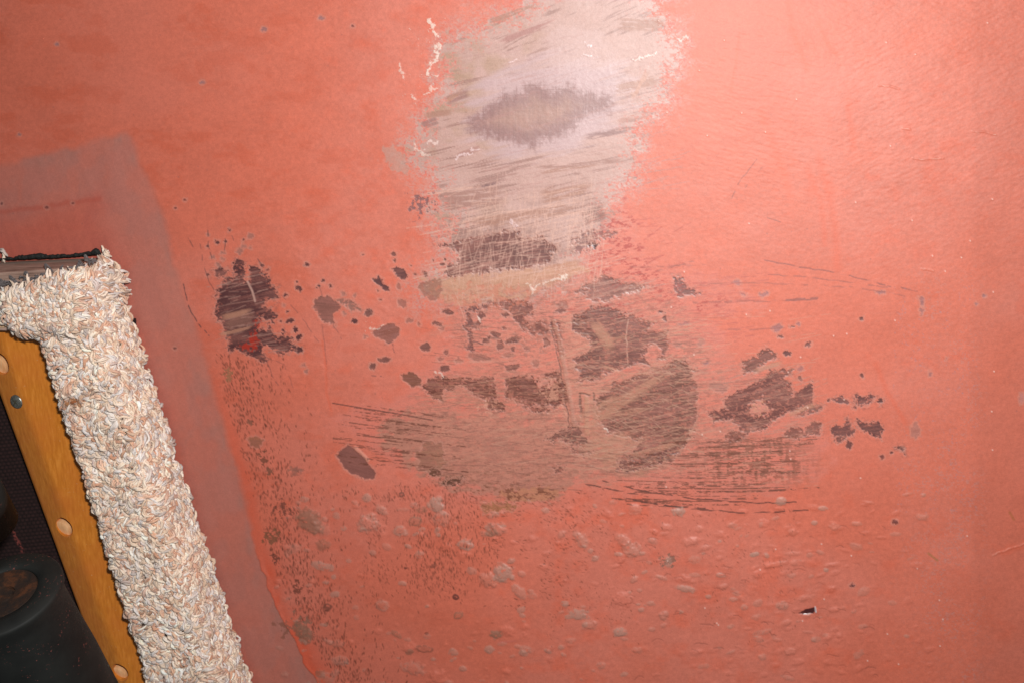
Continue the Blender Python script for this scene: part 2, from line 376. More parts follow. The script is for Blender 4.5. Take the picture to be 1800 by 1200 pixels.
w, m, d = region(Z([(410, 905), (470, 860), (495, 820), (505, 760), (550, 720), (555, 760), (520, 820), (540, 870), (525, 930), (490, 950), (440, 935)], 320, 380, 4), 5, 5, 1.2, 360); over(w, m * .85 * sstep(.3, .5, fbm(X[w] / 4, Y[w] / 4, 361, 3)), alb(184, 52, 34), None, .35)
w, m, d = region([(398, 556), (412, 552), (440, 545), (446, 560), (436, 572), (400, 580)], 5, 6, 5, 362); over(w, m * .45, alb(166, 116, 100))
w, m, d = stroke([(435, 496), (443, 512), (448, 530)], 1.4, 1.6); over(w, m * .8, alb(206, 160, 146)); H[w] += m * .0003
dark(Z([(220, 380), (270, 355), (325, 385), (290, 430), (240, 425)], 320, 380, 4), DARKV, -8, .5, 3, 5, 2)
for x, y, r, g in [(335, 100, 13, 0), (245, 182, 18, 0), (432, 170, 11, 0), (480, 140, 18, 1), (400, 250, 20, 1), (435, 215, 14, 1), (480, 225, 9, 1), (285, 260, 13, 1), (215, 290, 14, 1), (180, 410, 10, 0), (565, 345, 14, 0), (605, 375, 12, 0), (730, 555, 16, 0), (715, 630, 10, 1), (740, 672, 9, 0),
                   (760, 735, 24, 0), (690, 740, 9, 0), (800, 800, 19, 0), (820, 852, 24, 0), (825, 938, 22, 0), (850, 1045, 12, 1), (872, 1088, 13, 1), (1315, 680, 24, 0), (1210, 740, 20, 0), (1135, 685, 14, 1), (1135, 545, 17, 1), (960, 492, 15, 0), (1045, 492, 12, 0), (990, 455, 11, 0), (820, 508, 22, 0), (805, 465, 8, 0),
                   (180, 130, 9, 1), (180, 215, 7, 0), (305, 180, 7, 0), (875, 342, 13, 0), (1265, 275, 10, 0), (1340, 1050, 20, 0), (1290, 848, 14, 1), (285, 300, 12, 1), (250, 345, 14, 1), (1215, 560, 10, 1)]:
    dark(ell(320 + x / 4, 380 + y / 4, r / 4 * 1.1, r / 4 * random.uniform(.7, 1.0), 10, random.uniform(-40, 40)), GREYT if g else DARKV, -8, .35, 2.0, 4, int(x) % 50, .0002, .7 if g else .95)
dark(Z([(930, 590), (960, 568), (1030, 563), (1070, 600), (1110, 612), (1100, 660), (1060, 690), (1080, 770), (1000, 750), (965, 700), (925, 650)], 320, 380, 4), alb(136, 92, 80), 3, .9, 2.5, 6, 4)
dark(Z([(1100, 592), (1180, 588), (1250, 640), (1255, 668), (1190, 672), (1140, 622)], 320, 380, 4), alb(156, 112, 98), 3, .6, 3, 6, 5)
S3 = lambda l: Z(l, 640, 350, 3)
dark(S3([(45, 425), (75, 405), (95, 420), (90, 440), (132, 470), (132, 487), (100, 477), (60, 447)]), alb(96, 62, 62), -6, .3, 2.5, 5, 6)
dark(S3([(145, 370), (170, 355), (205, 370), (232, 400), (226, 427), (190, 420), (160, 392)]), alb(96, 62, 62), -6, .3, 2.5, 5, 7)
dark(S3([(290, 440), (400, 418), (412, 480), (392, 530), (350, 540), (310, 503), (285, 470)]), alb(164, 118, 98), -10, .5, 2, 6, 8, .0001, .8)
dark(S3([(40, 700), (90, 670), (160, 658), (187, 690), (180, 722), (130, 765), (100, 742), (50, 722)]), alb(146, 92, 76), -14, .9, 2, 5, 9)
# upper dark smear under light scratches
dark(S3([(380, 246), (470, 238), (660, 188), (800, 168), (850, 200), (950, 205), (1010, 250), (985, 320), (960, 345), (850, 366), (700, 378), (560, 393), (420, 408), (432, 372), (460, 345), (492, 330), (495, 290), (460, 254)]), alb(112, 72, 66), -6, .7, 6, 9, 10)
dark(S3([(1090, 225), (1180, 160), (1260, 168), (1330, 180), (1265, 205), (1205, 235), (1165, 272), (1100, 275)]), alb(118, 80, 78), -10, .7, 8, 6, 11, .0002, .85)
dark(S3([(1170, 240), (1205, 228), (1240, 238), (1220, 262), (1190, 250)]), DARKV, -10, .2, 3, 4, 12)
dark(S3([(525, 575), (600, 562), (690, 548), (690, 560), (640, 575), (560, 600), (566, 640), (612, 650), (600, 680), (566, 690), (572, 740), (572, 800), (540, 795), (545, 740), (525, 680), (532, 640)]), alb(116, 78, 74), -4, .5, 5, 6, 13)
dark(S3([(700, 555), (740, 540), (885, 540), (892, 610), (872, 660), (940, 640), (975, 690), (955, 715), (900, 722), (840, 692), (790, 640), (765, 602), (735, 582)]), alb(122, 76, 66), 4, .6, 4, 8, 14, cut=[(930, 562, 10, 8)])
dark(S3([(985, 640), (1030, 650), (1030, 690), (1050, 820), (1030, 820), (1005, 720), (980, 680)]), alb(106, 70, 66), 80, .5, 3, 6, 15)
for i, (x, y, rx, ry, g) in enumerate([(690, 712, 28, 18, 0), (715, 772, 20, 26, 0), (645, 748, 20, 14, 0), (785, 742, 42, 18, 0), (965, 757, 22, 24, 0), (855, 792, 16, 11, 0), (785, 790, 10, 10, 0), (755, 820, 26, 14, 1), (325, 784, 24, 24, 0), (435, 805, 15, 13, 0), (110, 845, 38, 14, 0), (45, 880, 14, 20, 0), (440, 595, 28, 15, 0),
                                       (620, 612, 24, 22, 0), (745, 612, 22, 12, 0), (237, 642, 20, 14, 1), (290, 658, 10, 9, 1), (385, 658, 25, 12, 0), (408, 685, 13, 9, 1), (400, 845, 14, 12, 1), (498, 850, 20, 14, 1), (605, 835, 58, 22, 1), (780, 887, 36, 22, 0), (905, 866, 20, 18, 1), (425, 893, 30, 18, 0), (1150, 885, 42, 20, 0), (1130, 640, 44, 22, 0),
                                       (155, 290, 12, 10, 0), (160, 327, 6, 8, 0), (320, 398, 11, 22, 0), (365, 325, 7, 7, 0), (425, 320, 10, 8, 0), (412, 347, 15, 7, 0), (245, 352, 6, 5, 0), (268, 400, 7, 7, 0), (180, 465, 11, 20, 1), (85, 532, 8, 8, 0), (75, 482, 6, 5, 0), (200, 552, 26, 24, 1), (600, 655, 14, 8, 0), (20, 605, 20, 16, 0), (660, 730, 10, 10, 0), (740, 680, 12, 7, 0), (1045, 560, 32, 22, 1), (1180, 700, 30, 12, 1), (1040, 590, 30, 14, 0)]):
    dark(ell(640 + x / 3, 350 + y / 3, rx / 3, ry / 3, 12, random.uniform(-15, 15)), alb(158, 112, 98) if g else alb(118, 76, 68), 2, .45, 1.8, 5, 20 + i, .0002, .75 if g else .95)
F = alb(108, 62, 50)
dark(S3([(200, 925), (240, 912), (275, 922), (302, 952), (298, 985), (250, 988), (208, 955)]), alb(134, 88, 70), 3, .8, 2, 6, 61)
dark(S3([(305, 985), (340, 950), (390, 930), (440, 945), (470, 935), (540, 940), (560, 950), (610, 945), (640, 938), (682, 935), (690, 990), (700, 1050), (640, 1062), (590, 1040), (545, 995), (480, 982), (468, 1012), (440, 1003), (415, 1000), (410, 1066), (370, 1050), (322, 1012)]), F, 2, .5, 3.5, 8, 62)
dark(S3([(745, 950), (800, 925), (860, 928), (905, 950), (1000, 910), (1042, 905), (1062, 990), (1082, 1060), (1060, 1090), (960, 1092), (860, 1088), (800, 1060), (740, 1042), (750, 1000)]), F, 2, .5, 4, 9, 63, cut=[(640 + 950 / 3, 350 + 965 / 3, 17, 9)])
dark(S3([(640, 1060), (700, 1062), (742, 1088), (742, 1116), (650, 1106)]), F, 2, .5, 3, 6, 64)
dark(S3([(840, 1095), (960, 1098), (985, 1120), (900, 1122)]), F, 2, .5, 3, 6, 65)
dark(S3([(1115, 490), (1200, 440), (1270, 408), (1340, 418), (1370, 450), (1492, 458), (1440, 490), (1350, 520), (1270, 546), (1210, 546), (1170, 520)]), alb(124, 88, 80), -14, .9, 5, 8, 66)
dark(S3([(1150, 610), (1200, 562), (1330, 568), (1362, 600), (1440, 628), (1542, 640), (1542, 665), (1500, 690), (1600, 700), (1612, 760), (1592, 800), (1592, 845), (1550, 840), (1560, 795), (1540, 770), (1490, 782), (1475, 830), (1495, 868), (1390, 885), (1290, 910), (1210, 955), (1120, 965), (1130, 900), (1110, 850), (1190, 790), (1190, 740), (1080, 680), (1110, 620)]), alb(116, 76, 68), -5, .75, 5, 10, 67)
dark([(1045, 700), (1083, 672), (1140, 655), (1187, 635), (1205, 630), (1215, 645), (1221, 670), (1226, 700), (1222, 740), (1214, 772), (1195, 792), (1160, 802), (1125, 806), (1085, 812), (1110, 790), (1130, 772), (1080, 765), (1050, 745)], alb(118, 78, 66), -12, .95, 5, 12, 68)
dark([(1083, 824), (1096, 806), (1130, 796), (1170, 786), (1196, 792), (1180, 808), (1130, 822), (1100, 828)], alb(112, 72, 64), -10, .8, 6, 8, 69)
I3 = lambda l: Z(l, 1100, 400, 3)
dark(I3([(612, 702), (690, 680), (712, 640), (745, 625), (790, 660), (802, 690), (742, 710), (690, 760), (622, 770)]), alb(118, 78, 68), -20, .5, 3, 6, 71)
dark(I3([(515, 910), (600, 850), (720, 790), (760, 750), (880, 745), (882, 770), (830, 790), (872, 830), (882, 880), (930, 840), (985, 810), (987, 880), (992, 930), (900, 962), (800, 1000), (742, 1060), (640, 1082), (600, 1060), (560, 1015), (460, 1022), (440, 982), (400, 965), (530, 958)]), alb(108, 66, 60), -16, .55, 4, 8, 72, cut=[(1100 + 705 / 3, 400 + 950 / 3, 17, 15)])
w, m, d = region(I3(ell(705, 950, 48, 44)), 4, 6, 2, 373); xx, yy = X[w], Y[w]; over(w, m * sstep(.05, .015, np.abs(fbm(xx / 5, yy / 5, 374, 2) - .5)) * .7, alb(206, 152, 116))
for k, (p, c) in enumerate([([(530, 1090), (570, 1065), (622, 1080), (632, 1110), (570, 1132), (530, 1115)], alb(132, 82, 70)), ([(830, 1075), (880, 1050), (922, 1060), (937, 1100), (880, 1117), (840, 1100)], alb(136, 86, 74)),
                            ([(950, 1050), (1000, 1015), (1032, 1030), (1030, 1062), (1022, 1092), (940, 1095)], alb(132, 84, 74)), ([(1082, 1060), (1110, 1040), (1150, 1050), (1165, 1000), (1190, 1040), (1207, 1075), (1180, 1102), (1090, 1097)], alb(112, 74, 70)),
                            ([(1210, 1030), (1225, 1008), (1260, 1030), (1300, 1025), (1330, 1018), (1352, 1060), (1345, 1112), (1310, 1100), (1250, 1070)], alb(84, 54, 54)), ([(1088, 905), (1130, 885), (1167, 900), (1180, 920), (1130, 930)], alb(120, 82, 78)),
                            ([(1208, 880), (1250, 890), (1300, 880), (1312, 890), (1282, 930), (1240, 942), (1210, 920)], alb(88, 58, 60)), ([(1320, 910), (1345, 893), (1364, 910), (1340, 929)], alb(96, 62, 60)), ([(1098, 1120), (1130, 1103), (1162, 1113), (1122, 1136)], alb(120, 80, 72)),
                            ([(1418, 1155), (1470, 1155), (1470, 1192), (1450, 1172)], alb(88, 56, 54)), ([(245, 250), (270, 262), (300, 270), (322, 310), (350, 322), (400, 350), (330, 362), (280, 372), (260, 330)], alb(130, 92, 86)),
                            ([(0, 300), (60, 295), (110, 310), (60, 340), (0, 350)], alb(158, 122, 112)), ([(1000, 935), (1050, 930), (1040, 960), (950, 985), (880, 1000), (930, 965)], alb(134, 96, 86))]):
    dark(I3(p), c, -8, .5, 3, 5, 80 + k)
for i, (x, y, rx, ry, g) in enumerate([(1177, 1146, 17, 22, 0), (1200, 946, 14, 8, 0), (795, 530, 28, 20, 2), (815, 576, 15, 8, 0), (962, 615, 18, 12, 0), (850, 660, 20, 13, 0), (920, 792, 13, 11, 0), (590, 290, 15, 11, 2), (620, 352, 14, 10, 2), (730, 352, 25, 14, 2), (1525, 1068, 28, 46, 3), (875, 522, 11, 6, 0), (910, 508, 9, 7, 2),
                                       (1243, 480, 12, 7, 0), (1248, 780, 8, 12, 0), (270, 615, 26, 16, 3), (400, 605, 14, 22, 3), (425, 712, 18, 10, 2), (490, 840, 50, 26, 3), (920, 740, 20, 14, 2), (1340, 342, 22, 7, 2), (190, 445, 14, 8, 0), (205, 480, 14, 14, 0), (1070, 905, 8, 6, 0), (1405, 1185, 7, 6, 0), (1560, 390, 10, 30, 2), (1560, 440, 9, 20, 2), (310, 510, 28, 8, 2), (1605, 765, 8, 14, 2), (1690, 690, 6, 8, 2)]):
    cc = (alb(106, 66, 62), 0, alb(150, 116, 118), alb(182, 134, 120))[g]
    dark(ell(1100 + x / 3, 400 + y / 3, rx / 3, ry / 3, 12, random.uniform(-15, 15)), cc, -4, .35, 2, 5, 100 + i, .0002 if g == 0 else .00005, .95 if g == 0 else .7)
L3 = lambda l: Z(l, 380, 600, 3)
dark(L3([(635, 605), (645, 585), (695, 545), (725, 560), (760, 592), (800, 640), (835, 690), (835, 722), (780, 722), (720, 702), (670, 662), (645, 622)]), alb(140, 92, 82), 14, .5, 2, 6, 131, .0004)
w, m, d = stroke(L3([(735, 560), (770, 590), (800, 625)]), 2.2, 2.5); over(w, m * .6, alb(226, 156, 134)); H[w] += m * .0005
dark(ell(758, 803, 26, 27, 20), alb(168, 120, 96), -4, .6, 1.5, 6, 132, .0001, .9)
dark([(756, 825), (770, 822), (778, 830), (768, 838), (755, 836)], alb(112, 74, 52), -6, .4, 3, 4, 133)
dark([(775, 845), (812, 838), (815, 845), (790, 856), (778, 852)], alb(96, 66, 48), -6, .4, 5, 4, 134)
dark([(846, 884), (900, 882), (912, 888), (898, 897), (850, 900)], alb(172, 122, 84), 0, .5, 3, 5, 135, .0001, .85)
w, m, d = region([(875, 862), (960, 855), (985, 862), (975, 879), (905, 880), (880, 872)], 4, 6, 2, 390); xx, yy = X[w], Y[w]
over(w, m * .8, mixc(alb(196, 128, 96), alb(130, 74, 50), sstep(.5, .65, fbm(xx / 6, yy / 4, 392, 3))))
w, m, d = region(ell(870, 788, 26, 22), 4, 8, 2, 394, 20); over(w, m * .5, alb(176, 114, 98))
for (pts, c) in (([(960, 770), (1000, 750), (1015, 748), (1036, 778), (1020, 785), (985, 775)], alb(112, 76, 66)), ([(1005, 787), (1040, 792), (1030, 800), (1008, 794)], alb(120, 84, 72)), ([(970, 820), (990, 817), (995, 828), (975, 830)], alb(120, 80, 66))):
    dark(pts, c, -6, .6, 6, 5, 140)
# the chip at the lower right, deep with a pale lifted lip
w, m, d = region([(1404, 1077), (1416, 1070), (1432, 1067), (1434, 1072), (1430, 1077), (1412, 1079)], .6, 4, .9, 396); over(w, m, alb(78, 34, 34), None, .3); H[w] -= m * .0008
w, m, d = stroke([(1433, 1066), (1434, 1074)], 1.2, 1); over(w, m * .9, alb(214, 196, 196)); H[w] += m * .0006
# crease running down the middle and the bracket-like mark
for pts, wd, c, hh in (([(974, 566), (984, 600), (995, 660), (1003, 710), (1010, 745)], 3.0, alb(188, 128, 110), .0004), ([(969, 580), (978, 610), (988, 665), (992, 700), (1001, 745)], 1.0, alb(122, 78, 68), -.0002),
                       ([(1018, 692), (1022, 730)], 1.8, alb(112, 74, 62), -.0003), ([(1018, 691), (1036, 693)], 1.4, alb(112, 74, 62), -.0002), ([(1043, 690), (1045, 702)], 1.4, alb(112, 74, 62), -.0002), ([(1031, 700), (1032, 760)], 4, alb(196, 138, 112), .0003),
                       ([(1104, 562), (1101, 590), (1104, 640)], 1.0, alb(198, 150, 132), 0)):
    w, m, d = stroke(pts, wd, wd * .7, 1.5); over(w, m * .85, c); H[w] += m * hh
w = win(990, 700, 1030, 770); xx, yy = X[w], Y[w]
over(w, sstep(18, 8, np.hypot(xx - 1003, (yy - 728) * .8)) * sstep(.03, .01, np.abs(fbm(xx / 4, yy / 4, 398, 2) - .5)) * .7, alb(222, 160, 134))

# tan wiping streaks over the dark zones
smk = [(1010, 760, 1195, 640, 11), (1000, 742, 1100, 690, 8), (1010, 790, 1120, 760, 10), (1320, 655, 1380, 634, 6), (1100, 806, 1200, 775, 6), (1040, 735, 1150, 715, 5), (1050, 640, 1130, 665, 4), (1040, 560, 1080, 620, 12), (385, 560, 445, 546, 6), (380, 590, 450, 574, 4), (1380, 730, 1440, 708, 5), (960, 470, 1030, 462, 8), (1060, 600, 1110, 590, 4)]
for i, (a, b, c_, d_, e) in enumerate(smk): smear(a, b, c_, d_, e, alb(190, 134, 110), .75, 40 + i, .42)

# --- rubbing that runs across patches and paint alike
w, m, d = region([(770, 540), (900, 530), (1080, 500), (1200, 540), (1260, 620), (1400, 660), (1440, 740), (1400, 850), (1240, 850), (1060, 850), (900, 860), (760, 820), (700, 740), (780, 650)], 16, 30, 24, 260, 60); xx, yy = X[w], Y[w]
over(w, m * .30 * sstep(.54, .66, streak(xx, yy, -7, 34, 1.8, 262, 3)), alb(194, 132, 112))
over(w, m * .42 * sstep(.56, .66, streak(xx, yy, -3, 30, 1.8, 266, 3)) * sstep(.35, .6, fbm(xx / 30, yy / 20, 268, 3)), alb(128, 82, 72))
over(w, m * .5 * sstep(.60, .66, fbm(xx / 5, yy / 3, 271, 4)), alb(198, 120, 102))

# --- scratches
def scratches(n, x0, x1, y0, y1, ang, spread, l0, l1, wd, col, a, hh=0.0, mask=None, seed=0, curve=0):
    rg = np.random.default_rng(500 + seed)
    for _ in range(n):
        cx = rg.uniform(x0, x1); cy = rg.uniform(y0, y1)
        if mask is not None and not mask(cx, cy): continue
        L = rg.uniform(l0, l1) / 2; t = math.radians(ang + rg.normal() * spread); cb = rg.normal() * curve
        c, s = math.cos(t), math.sin(t)
        pts = [(cx + c * u * L - s * cb * (u * u), cy + s * u * L + c * cb * (u * u)) for u in (-1, -.33, .33, 1)]
        w, m, d = stroke(pts, wd * rg.uniform(.6, 1.1), .8)
        if m.size == 0: continue
        m = m * sstep(.3, .5, vnoise(X[w] / 8 + cx, Y[w] / 8, 77)) * a * rg.uniform(.5, 1)
        over(w, m, col);
        if hh: H[w] += m * hh
inP = lambda P: (lambda x, y: bool(sdf_poly(P, np.array([x], np.float32), np.array([y], np.float32))[0] > 0))
LT = alb(220, 172, 154)
scratches(230, 790, 1060, 360, 510, 97, 13, 20, 120, .65, LT, .42, 0, None, 1)
scratches(120, 780, 1060, 330, 490, -12, 5, 40, 140, .7, LT, .5, 0, None, 2)
scratches(110, 780, 1180, 60, 340, -14, 5, 30, 120, .7, alb(176, 126, 118), .5, 0, None, 3)
scratches(160, 1000, 1230, 560, 830, -10, 9, 25, 120, .65, alb(196, 146, 122), .6, 0, None, 4, 4)
scratches(110, 1010, 1220, 630, 830, 16, 8, 20, 80, .6, alb(204, 156, 134), .5, 0, None, 5, 4)
scratches(120, 750, 1010, 650, 720, 3, 4, 20, 90, .6, alb(176, 120, 98), .6, 0, None, 6)
scratches(70, 380, 500, 480, 620, -12, 5, 20, 60, .7, alb(176, 130, 118), .7, 0, inP(A), 7)
scratches(80, 1260, 1450, 640, 780, -14, 7, 20, 70, .6, alb(182, 132, 116), .6, 0, None, 8)
scratches(40, 1000, 1150, 490, 560, -14, 5, 30, 100, .7, alb(196, 146, 130), .6, 0, None, 9)
DS = alb(112, 62, 46)
scratches(170, 760, 1240, 540, 860, 4, 6, 20, 90, .6, alb(128, 80, 68), .6, 0, None, 14)
scratches(120, 760, 1440, 540, 860, -8, 6, 20, 90, .6, alb(206, 150, 128), .5, 0, None, 15)
# brush-like dark scratches left of the round spot
for i in range(34):
    y = 712 + i * 3.1 + random.uniform(-2, 2); x0 = random.uniform(585, 680); x1 = x0 + random.uniform(40, 170); sl = .13
    w, m, d = stroke([(x0, y), ((x0 + x1) / 2, y + (x1 - x0) * sl * .55), (x1, y + (x1 - x0) * sl)], random.uniform(.6, 1.5), .8)
    over(w, m * .75 * sstep(.44, .58, fbm(X[w] / 13, Y[w] / 2 + i, 78, 4, .75)), DS)
w, m, d = stroke([(585, 708), (640, 717), (690, 725), (760, 738)], .9, .8); over(w, m * .8, alb(104, 60, 50))
# arcs at the lower right
for i in range(46):
    k = i / 45; y0 = 770 + 108 * k + random.uniform(-4, 4); xa = random.uniform(1060, 1230) + (1 - k) * 60; xb = xa + random.uniform(90, 300); xb = min(xb, 1455)
    f = lambda x: y0 + 16 * k * (1 - ((x - 1330) / 260) ** 2) - (x - 1200) * .03
    xb = xb - random.uniform(0, 70) * (xb > 1400)
    xs = np.linspace(xa, xb, 7)
    w, m, d = stroke([(float(x), float(f(x))) for x in xs], random.uniform(.6, 1.5), .8)
    over(w, m * .8 * sstep(.44, .58, fbm(X[w] / 14, Y[w] / 2 + i, 79, 4, .75)), DS)
for pts in ([(1150, 885), (1210, 893), (1300, 900), (1360, 899), (1420, 895)], [(1060, 845), (1130, 862), (1220, 876), (1330, 883), (1400, 882)], [(1030, 850), (1090, 862), (1140, 872)], [(1100, 875), (1170, 888), (1240, 893)]):
    w, m, d = stroke(pts, 1.0, .8, 1); over(w, m * .85 * sstep(.3, .5, vnoise(X[w] / 14, Y[w] / 3, 82)), alb(96, 52, 42))
w = win(1180, 760, 1460, 890); xx, yy = X[w], Y[w]
cm = streak(xx, yy, -3, 12, 2.2, 401, 3) * .6 + streak(xx, yy, 88, 26, 5, 404, 2) * .4
env = sstep(0, 1, 1.25 - np.hypot((xx - 1320) / 135, (yy - 812) / 52))
over(w, env * sstep(.5, .6, cm + .02) * .78, alb(124, 72, 52))
over(w, env * sstep(.56, .66, streak(xx, yy, -6, 20, 2, 406, 3)) * .4, alb(214, 146, 124))
# arcs at the upper right
for pts, wd, a in (([(1345, 458), (1400, 468), (1480, 482), (1540, 498), (1612, 512)], 1.0, .75), ([(1350, 483), (1420, 488), (1500, 498), (1560, 505)], .9, .6), ([(1220, 532), (1300, 530), (1370, 530), (1436, 525)], 1.8, .55), ([(1384, 528), (1410, 527), (1436, 524)], 2.4, .6),
                   ([(1220, 502), (1290, 497), (1340, 498), (1420, 502)], 1.0, .5), ([(1280, 580), (1340, 579), (1392, 574)], 1.1, .55), ([(1100, 490), (1160, 475), (1220, 460)], 1, .5), ([(1290, 600), (1320, 607), (1350, 612)], .8, .5), ([(1110, 470), (1170, 468), (1240, 466)], 1.4, .4),
                   ([(1450, 503), (1500, 506), (1560, 514), (1590, 520)], 1, .45), ([(1285, 60), (1300, 120), (1283, 190)], .6, .0)):
    w, m, d = stroke(pts, wd, .9, 1.2); over(w, m * a * sstep(.28, .5, vnoise(X[w] / 10, Y[w] / 3, 83)), alb(150, 84, 76))
scratches(70, 1180, 1330, 480, 600, -3, 6, 20, 90, .8, alb(186, 92, 82), .55, 0, None, 10)
scratches(60, 1050, 1200, 380, 560, -14, 14, 8, 40, .8, alb(178, 74, 66), .6, 0, None, 11)
# fine dark lines
for pts, a in (([(322, 500), (332, 540), (345, 565), (358, 580), (367, 590)], .9), ([(332, 418), (340, 434)], .6), ([(365, 405), (366, 430), (372, 455)], .6), ([(352, 430), (358, 470), (370, 500), (378, 512)], .55), ([(398, 400), (406, 408)], .9), ([(396, 420), (395, 440)], .7), ([(408, 415), (413, 426)], .5),
               ([(452, 455), (462, 470)], .7), ([(495, 520), (520, 545), (545, 580), (560, 600)], .4), ([(566, 570), (570, 600), (574, 640)], .35), ([(676, 605), (690, 600)], .6), ([(690, 605), (694, 622)], .5), ([(585, 570), (600, 595)], .4), ([(635, 658), (670, 661)], .7), ([(464, 620), (478, 660), (490, 678)], .5),
               ([(832, 600), (850, 605)], .9), ([(455, 622), (500, 640), (515, 680)], .35), ([(560, 500), (566, 520)], .4), ([(1330, 280), (1300, 320), (1285, 350)], .5), ([(1340, 295), (1310, 330)], .35), ([(1350, 384), (1372, 390)], .5)):
    w, m, d = stroke(pts, .7, .8, 1); over(w, m * a * sstep(.25, .4, vnoise(X[w] / 7, Y[w] / 7, 84)), alb(96, 62, 62))

# --- bristle flecks
def flecks(n, dens, x0, x1, y0, y1, ang, spread, l0, l1, col, a=.85, wd=.85, seed=0):
    rg = np.random.default_rng(700 + seed); k = 0
    cx = rg.uniform(x0, x1, n); cy = rg.uniform(y0, y1, n); dd = dens(cx, cy); keep = rg.random(n) < dd
    for x, y in zip(cx[keep], cy[keep]):
        t = math.radians(ang(x, y) + rg.normal() * spread); L = rg.uniform(l0, l1) * .62 / 2; wd_ = wd * rg.uniform(.6, 1.1)
        w = win(x - L - 3, y - L - 3, x + L + 3, y + L + 3); xx, yy = X[w] - x, Y[w] - y
        c, s = math.cos(t), math.sin(t); u = xx * c + yy * s; v = -xx * s + yy * c
        m = sstep(1.35, .45, np.hypot(u / (L + .6), v / (wd_ + .35))) * a * rg.uniform(.35 if seed in (1, 4) else .2, .9)
        over(w, m, col)
        H[w] -= m * .0001
def edgex(y): return np.interp(y, [560, 640, 715, 780, 850, 920, 985, 1050, 1120, 1200], [352, 366, 388, 408, 428, 444, 462, 486, 530, 575])
def d1(x, y):
    e = x - edgex(y); f = sstep(8, 24, e) * sstep(190, 90, e) * sstep(615, 640, y)
    f = f * (.25 + .75 * sstep(110, 50, e)); return f * sstep(.24, .46, fbm(x / 26, y / 50, 420, 3)) 
flecks(9000, d1, 380, 740, 610, 1200, lambda x, y: 76 + (x - 470) * .08, 12, 5, 12, alb(112, 54, 36), .85, .85, 1)
def d2(x, y):
    return .5 * (sstep(.44, .60, fbm(x / 44, y / 60, 424, 3)) * sstep(835, 870, y) * sstep(1110, 1000, y) * sstep(540, 640, x) * sstep(1100, 980, x))
flecks(8000, d2, 540, 1100, 830, 1110, lambda x, y: 78 if x < 820 else 20, 20, 4, 10, alb(126, 62, 42), .75, .8, 2)
def d3(x, y): return .35 * sstep(.42, .6, fbm(x / 60, y / 50, 427, 3)) * sstep(870, 900, y) * sstep(1180, 1050, y)
flecks(3200, d3, 960, 1400, 870, 1180, lambda x, y: 55, 22, 3, 8, alb(130, 66, 46), .7, .75, 3)
def d4(x, y): return .8 * sstep(1, .4, np.hypot((x - 790) / 110, (y - 960) / 110))
flecks(2400, d4, 680, 920, 840, 1100, lambda x, y: 86, 10, 5, 12, alb(116, 58, 38), .8, .8, 4)
def d5(x, y): return .5 * sstep(.44, .6, fbm(x / 50, y / 40, 429, 3))
flecks(1400, d5, 600, 860, 830, 880, lambda x, y: 82, 10, 4, 10, alb(116, 58, 38), .8, .8, 5)
flecks(700, lambda x, y: .55 * sstep(.4, .6, fbm(x / 12, y / 12, 431, 2)), 556, 1000, 560, 830, lambda x, y: 0, 40, 2, 6, alb(156, 96, 84), .6, .8, 6)
# grey-blue specks over the right hand side
flecks(900, lambda x, y: .9 * sstep(.45, .62, fbm(x / 26, y / 40, 433, 3)), 1570, 1720, 500, 900, lambda x, y: 60, 60, 2, 5, alb(178, 128, 130), .6, 1.1, 7)
flecks(160, lambda x, y: .8 + 0 * x, 0, 1800, 0, 1200, lambda x, y: 0, 60, 2, 4, alb(140, 92, 88), .6, .9, 8)

# ragged dark speckles left of the sanded patch and in the lower left column
def speck(x0, y0, x1, y1, col, thr=.56, a=.9, sc=6, seed=0):
    pad = 10; w = win(x0 - pad, y0 - pad, x1 + pad, y1 + pad); xx, yy = X[w], Y[w]
    q = np.hypot((xx - (x0 + x1) / 2) / ((x1 - x0) / 2), (yy - (y0 + y1) / 2) / ((y1 - y0) / 2)); env = sstep(1.25, .2, q)
    m = sstep(thr - .01, thr + .03, fbm(xx / sc, yy / sc, 440 + seed, 4, .6) * .75 + env * .22) * sstep(1.3, .9, q) * a
    over(w, m, col); H[w] -= m * .0002
speck(708, 330, 770, 392, alb(128, 84, 84), .57, .9, 5, 1)
speck(466, 1080, 560, 1135, alb(150, 92, 74), .60, .8, 8, 2); speck(455, 920, 500, 965, alb(132, 82, 56), .56, .85, 7, 3)
speck(505, 1000, 545, 1060, alb(124, 64, 48), .6, .85, 5, 4); speck(500, 1060, 560, 1130, alb(140, 100, 82), .6, .8, 6, 5)
speck(470, 870, 520, 920, alb(120, 64, 50), .58, .8, 5, 6); speck(470, 960, 500, 1000, alb(116, 60, 46), .6, .85, 5, 7)
speck(390, 645, 412, 672, alb(160, 108, 76), .54, .85, 6, 8); speck(432, 733, 450, 750, alb(136, 84, 64), .54, .85, 5, 9); speck(450, 790, 480, 820, alb(126, 72, 52), .54, .85, 6, 10); speck(500, 815, 534, 838, alb(170, 104, 86), .56, .8, 5, 11); speck(465, 818, 480, 838, alb(130, 80, 60), .56, .85, 5, 12)
dark(L3([(165, 510), (205, 500), (252, 520), (240, 535), (215, 560), (185, 545)]), alb(168, 112, 84), 0, .4, 2, 5, 150, .0001, .9)
speck(1155, 968, 1195, 1000, alb(140, 98, 82), .52, .85, 6, 13)
speck(690, 480, 1010, 560, alb(206, 120, 96), .62, .5, 8, 14)
speck(860, 560, 1010, 640, alb(170, 112, 98), .66, .7, 5, 15); speck(940, 640, 1010, 740, alb(214, 150, 126), .62, .6, 5, 16); speck(830, 690, 900, 730, alb(216, 152, 128), .62, .6, 5, 17)

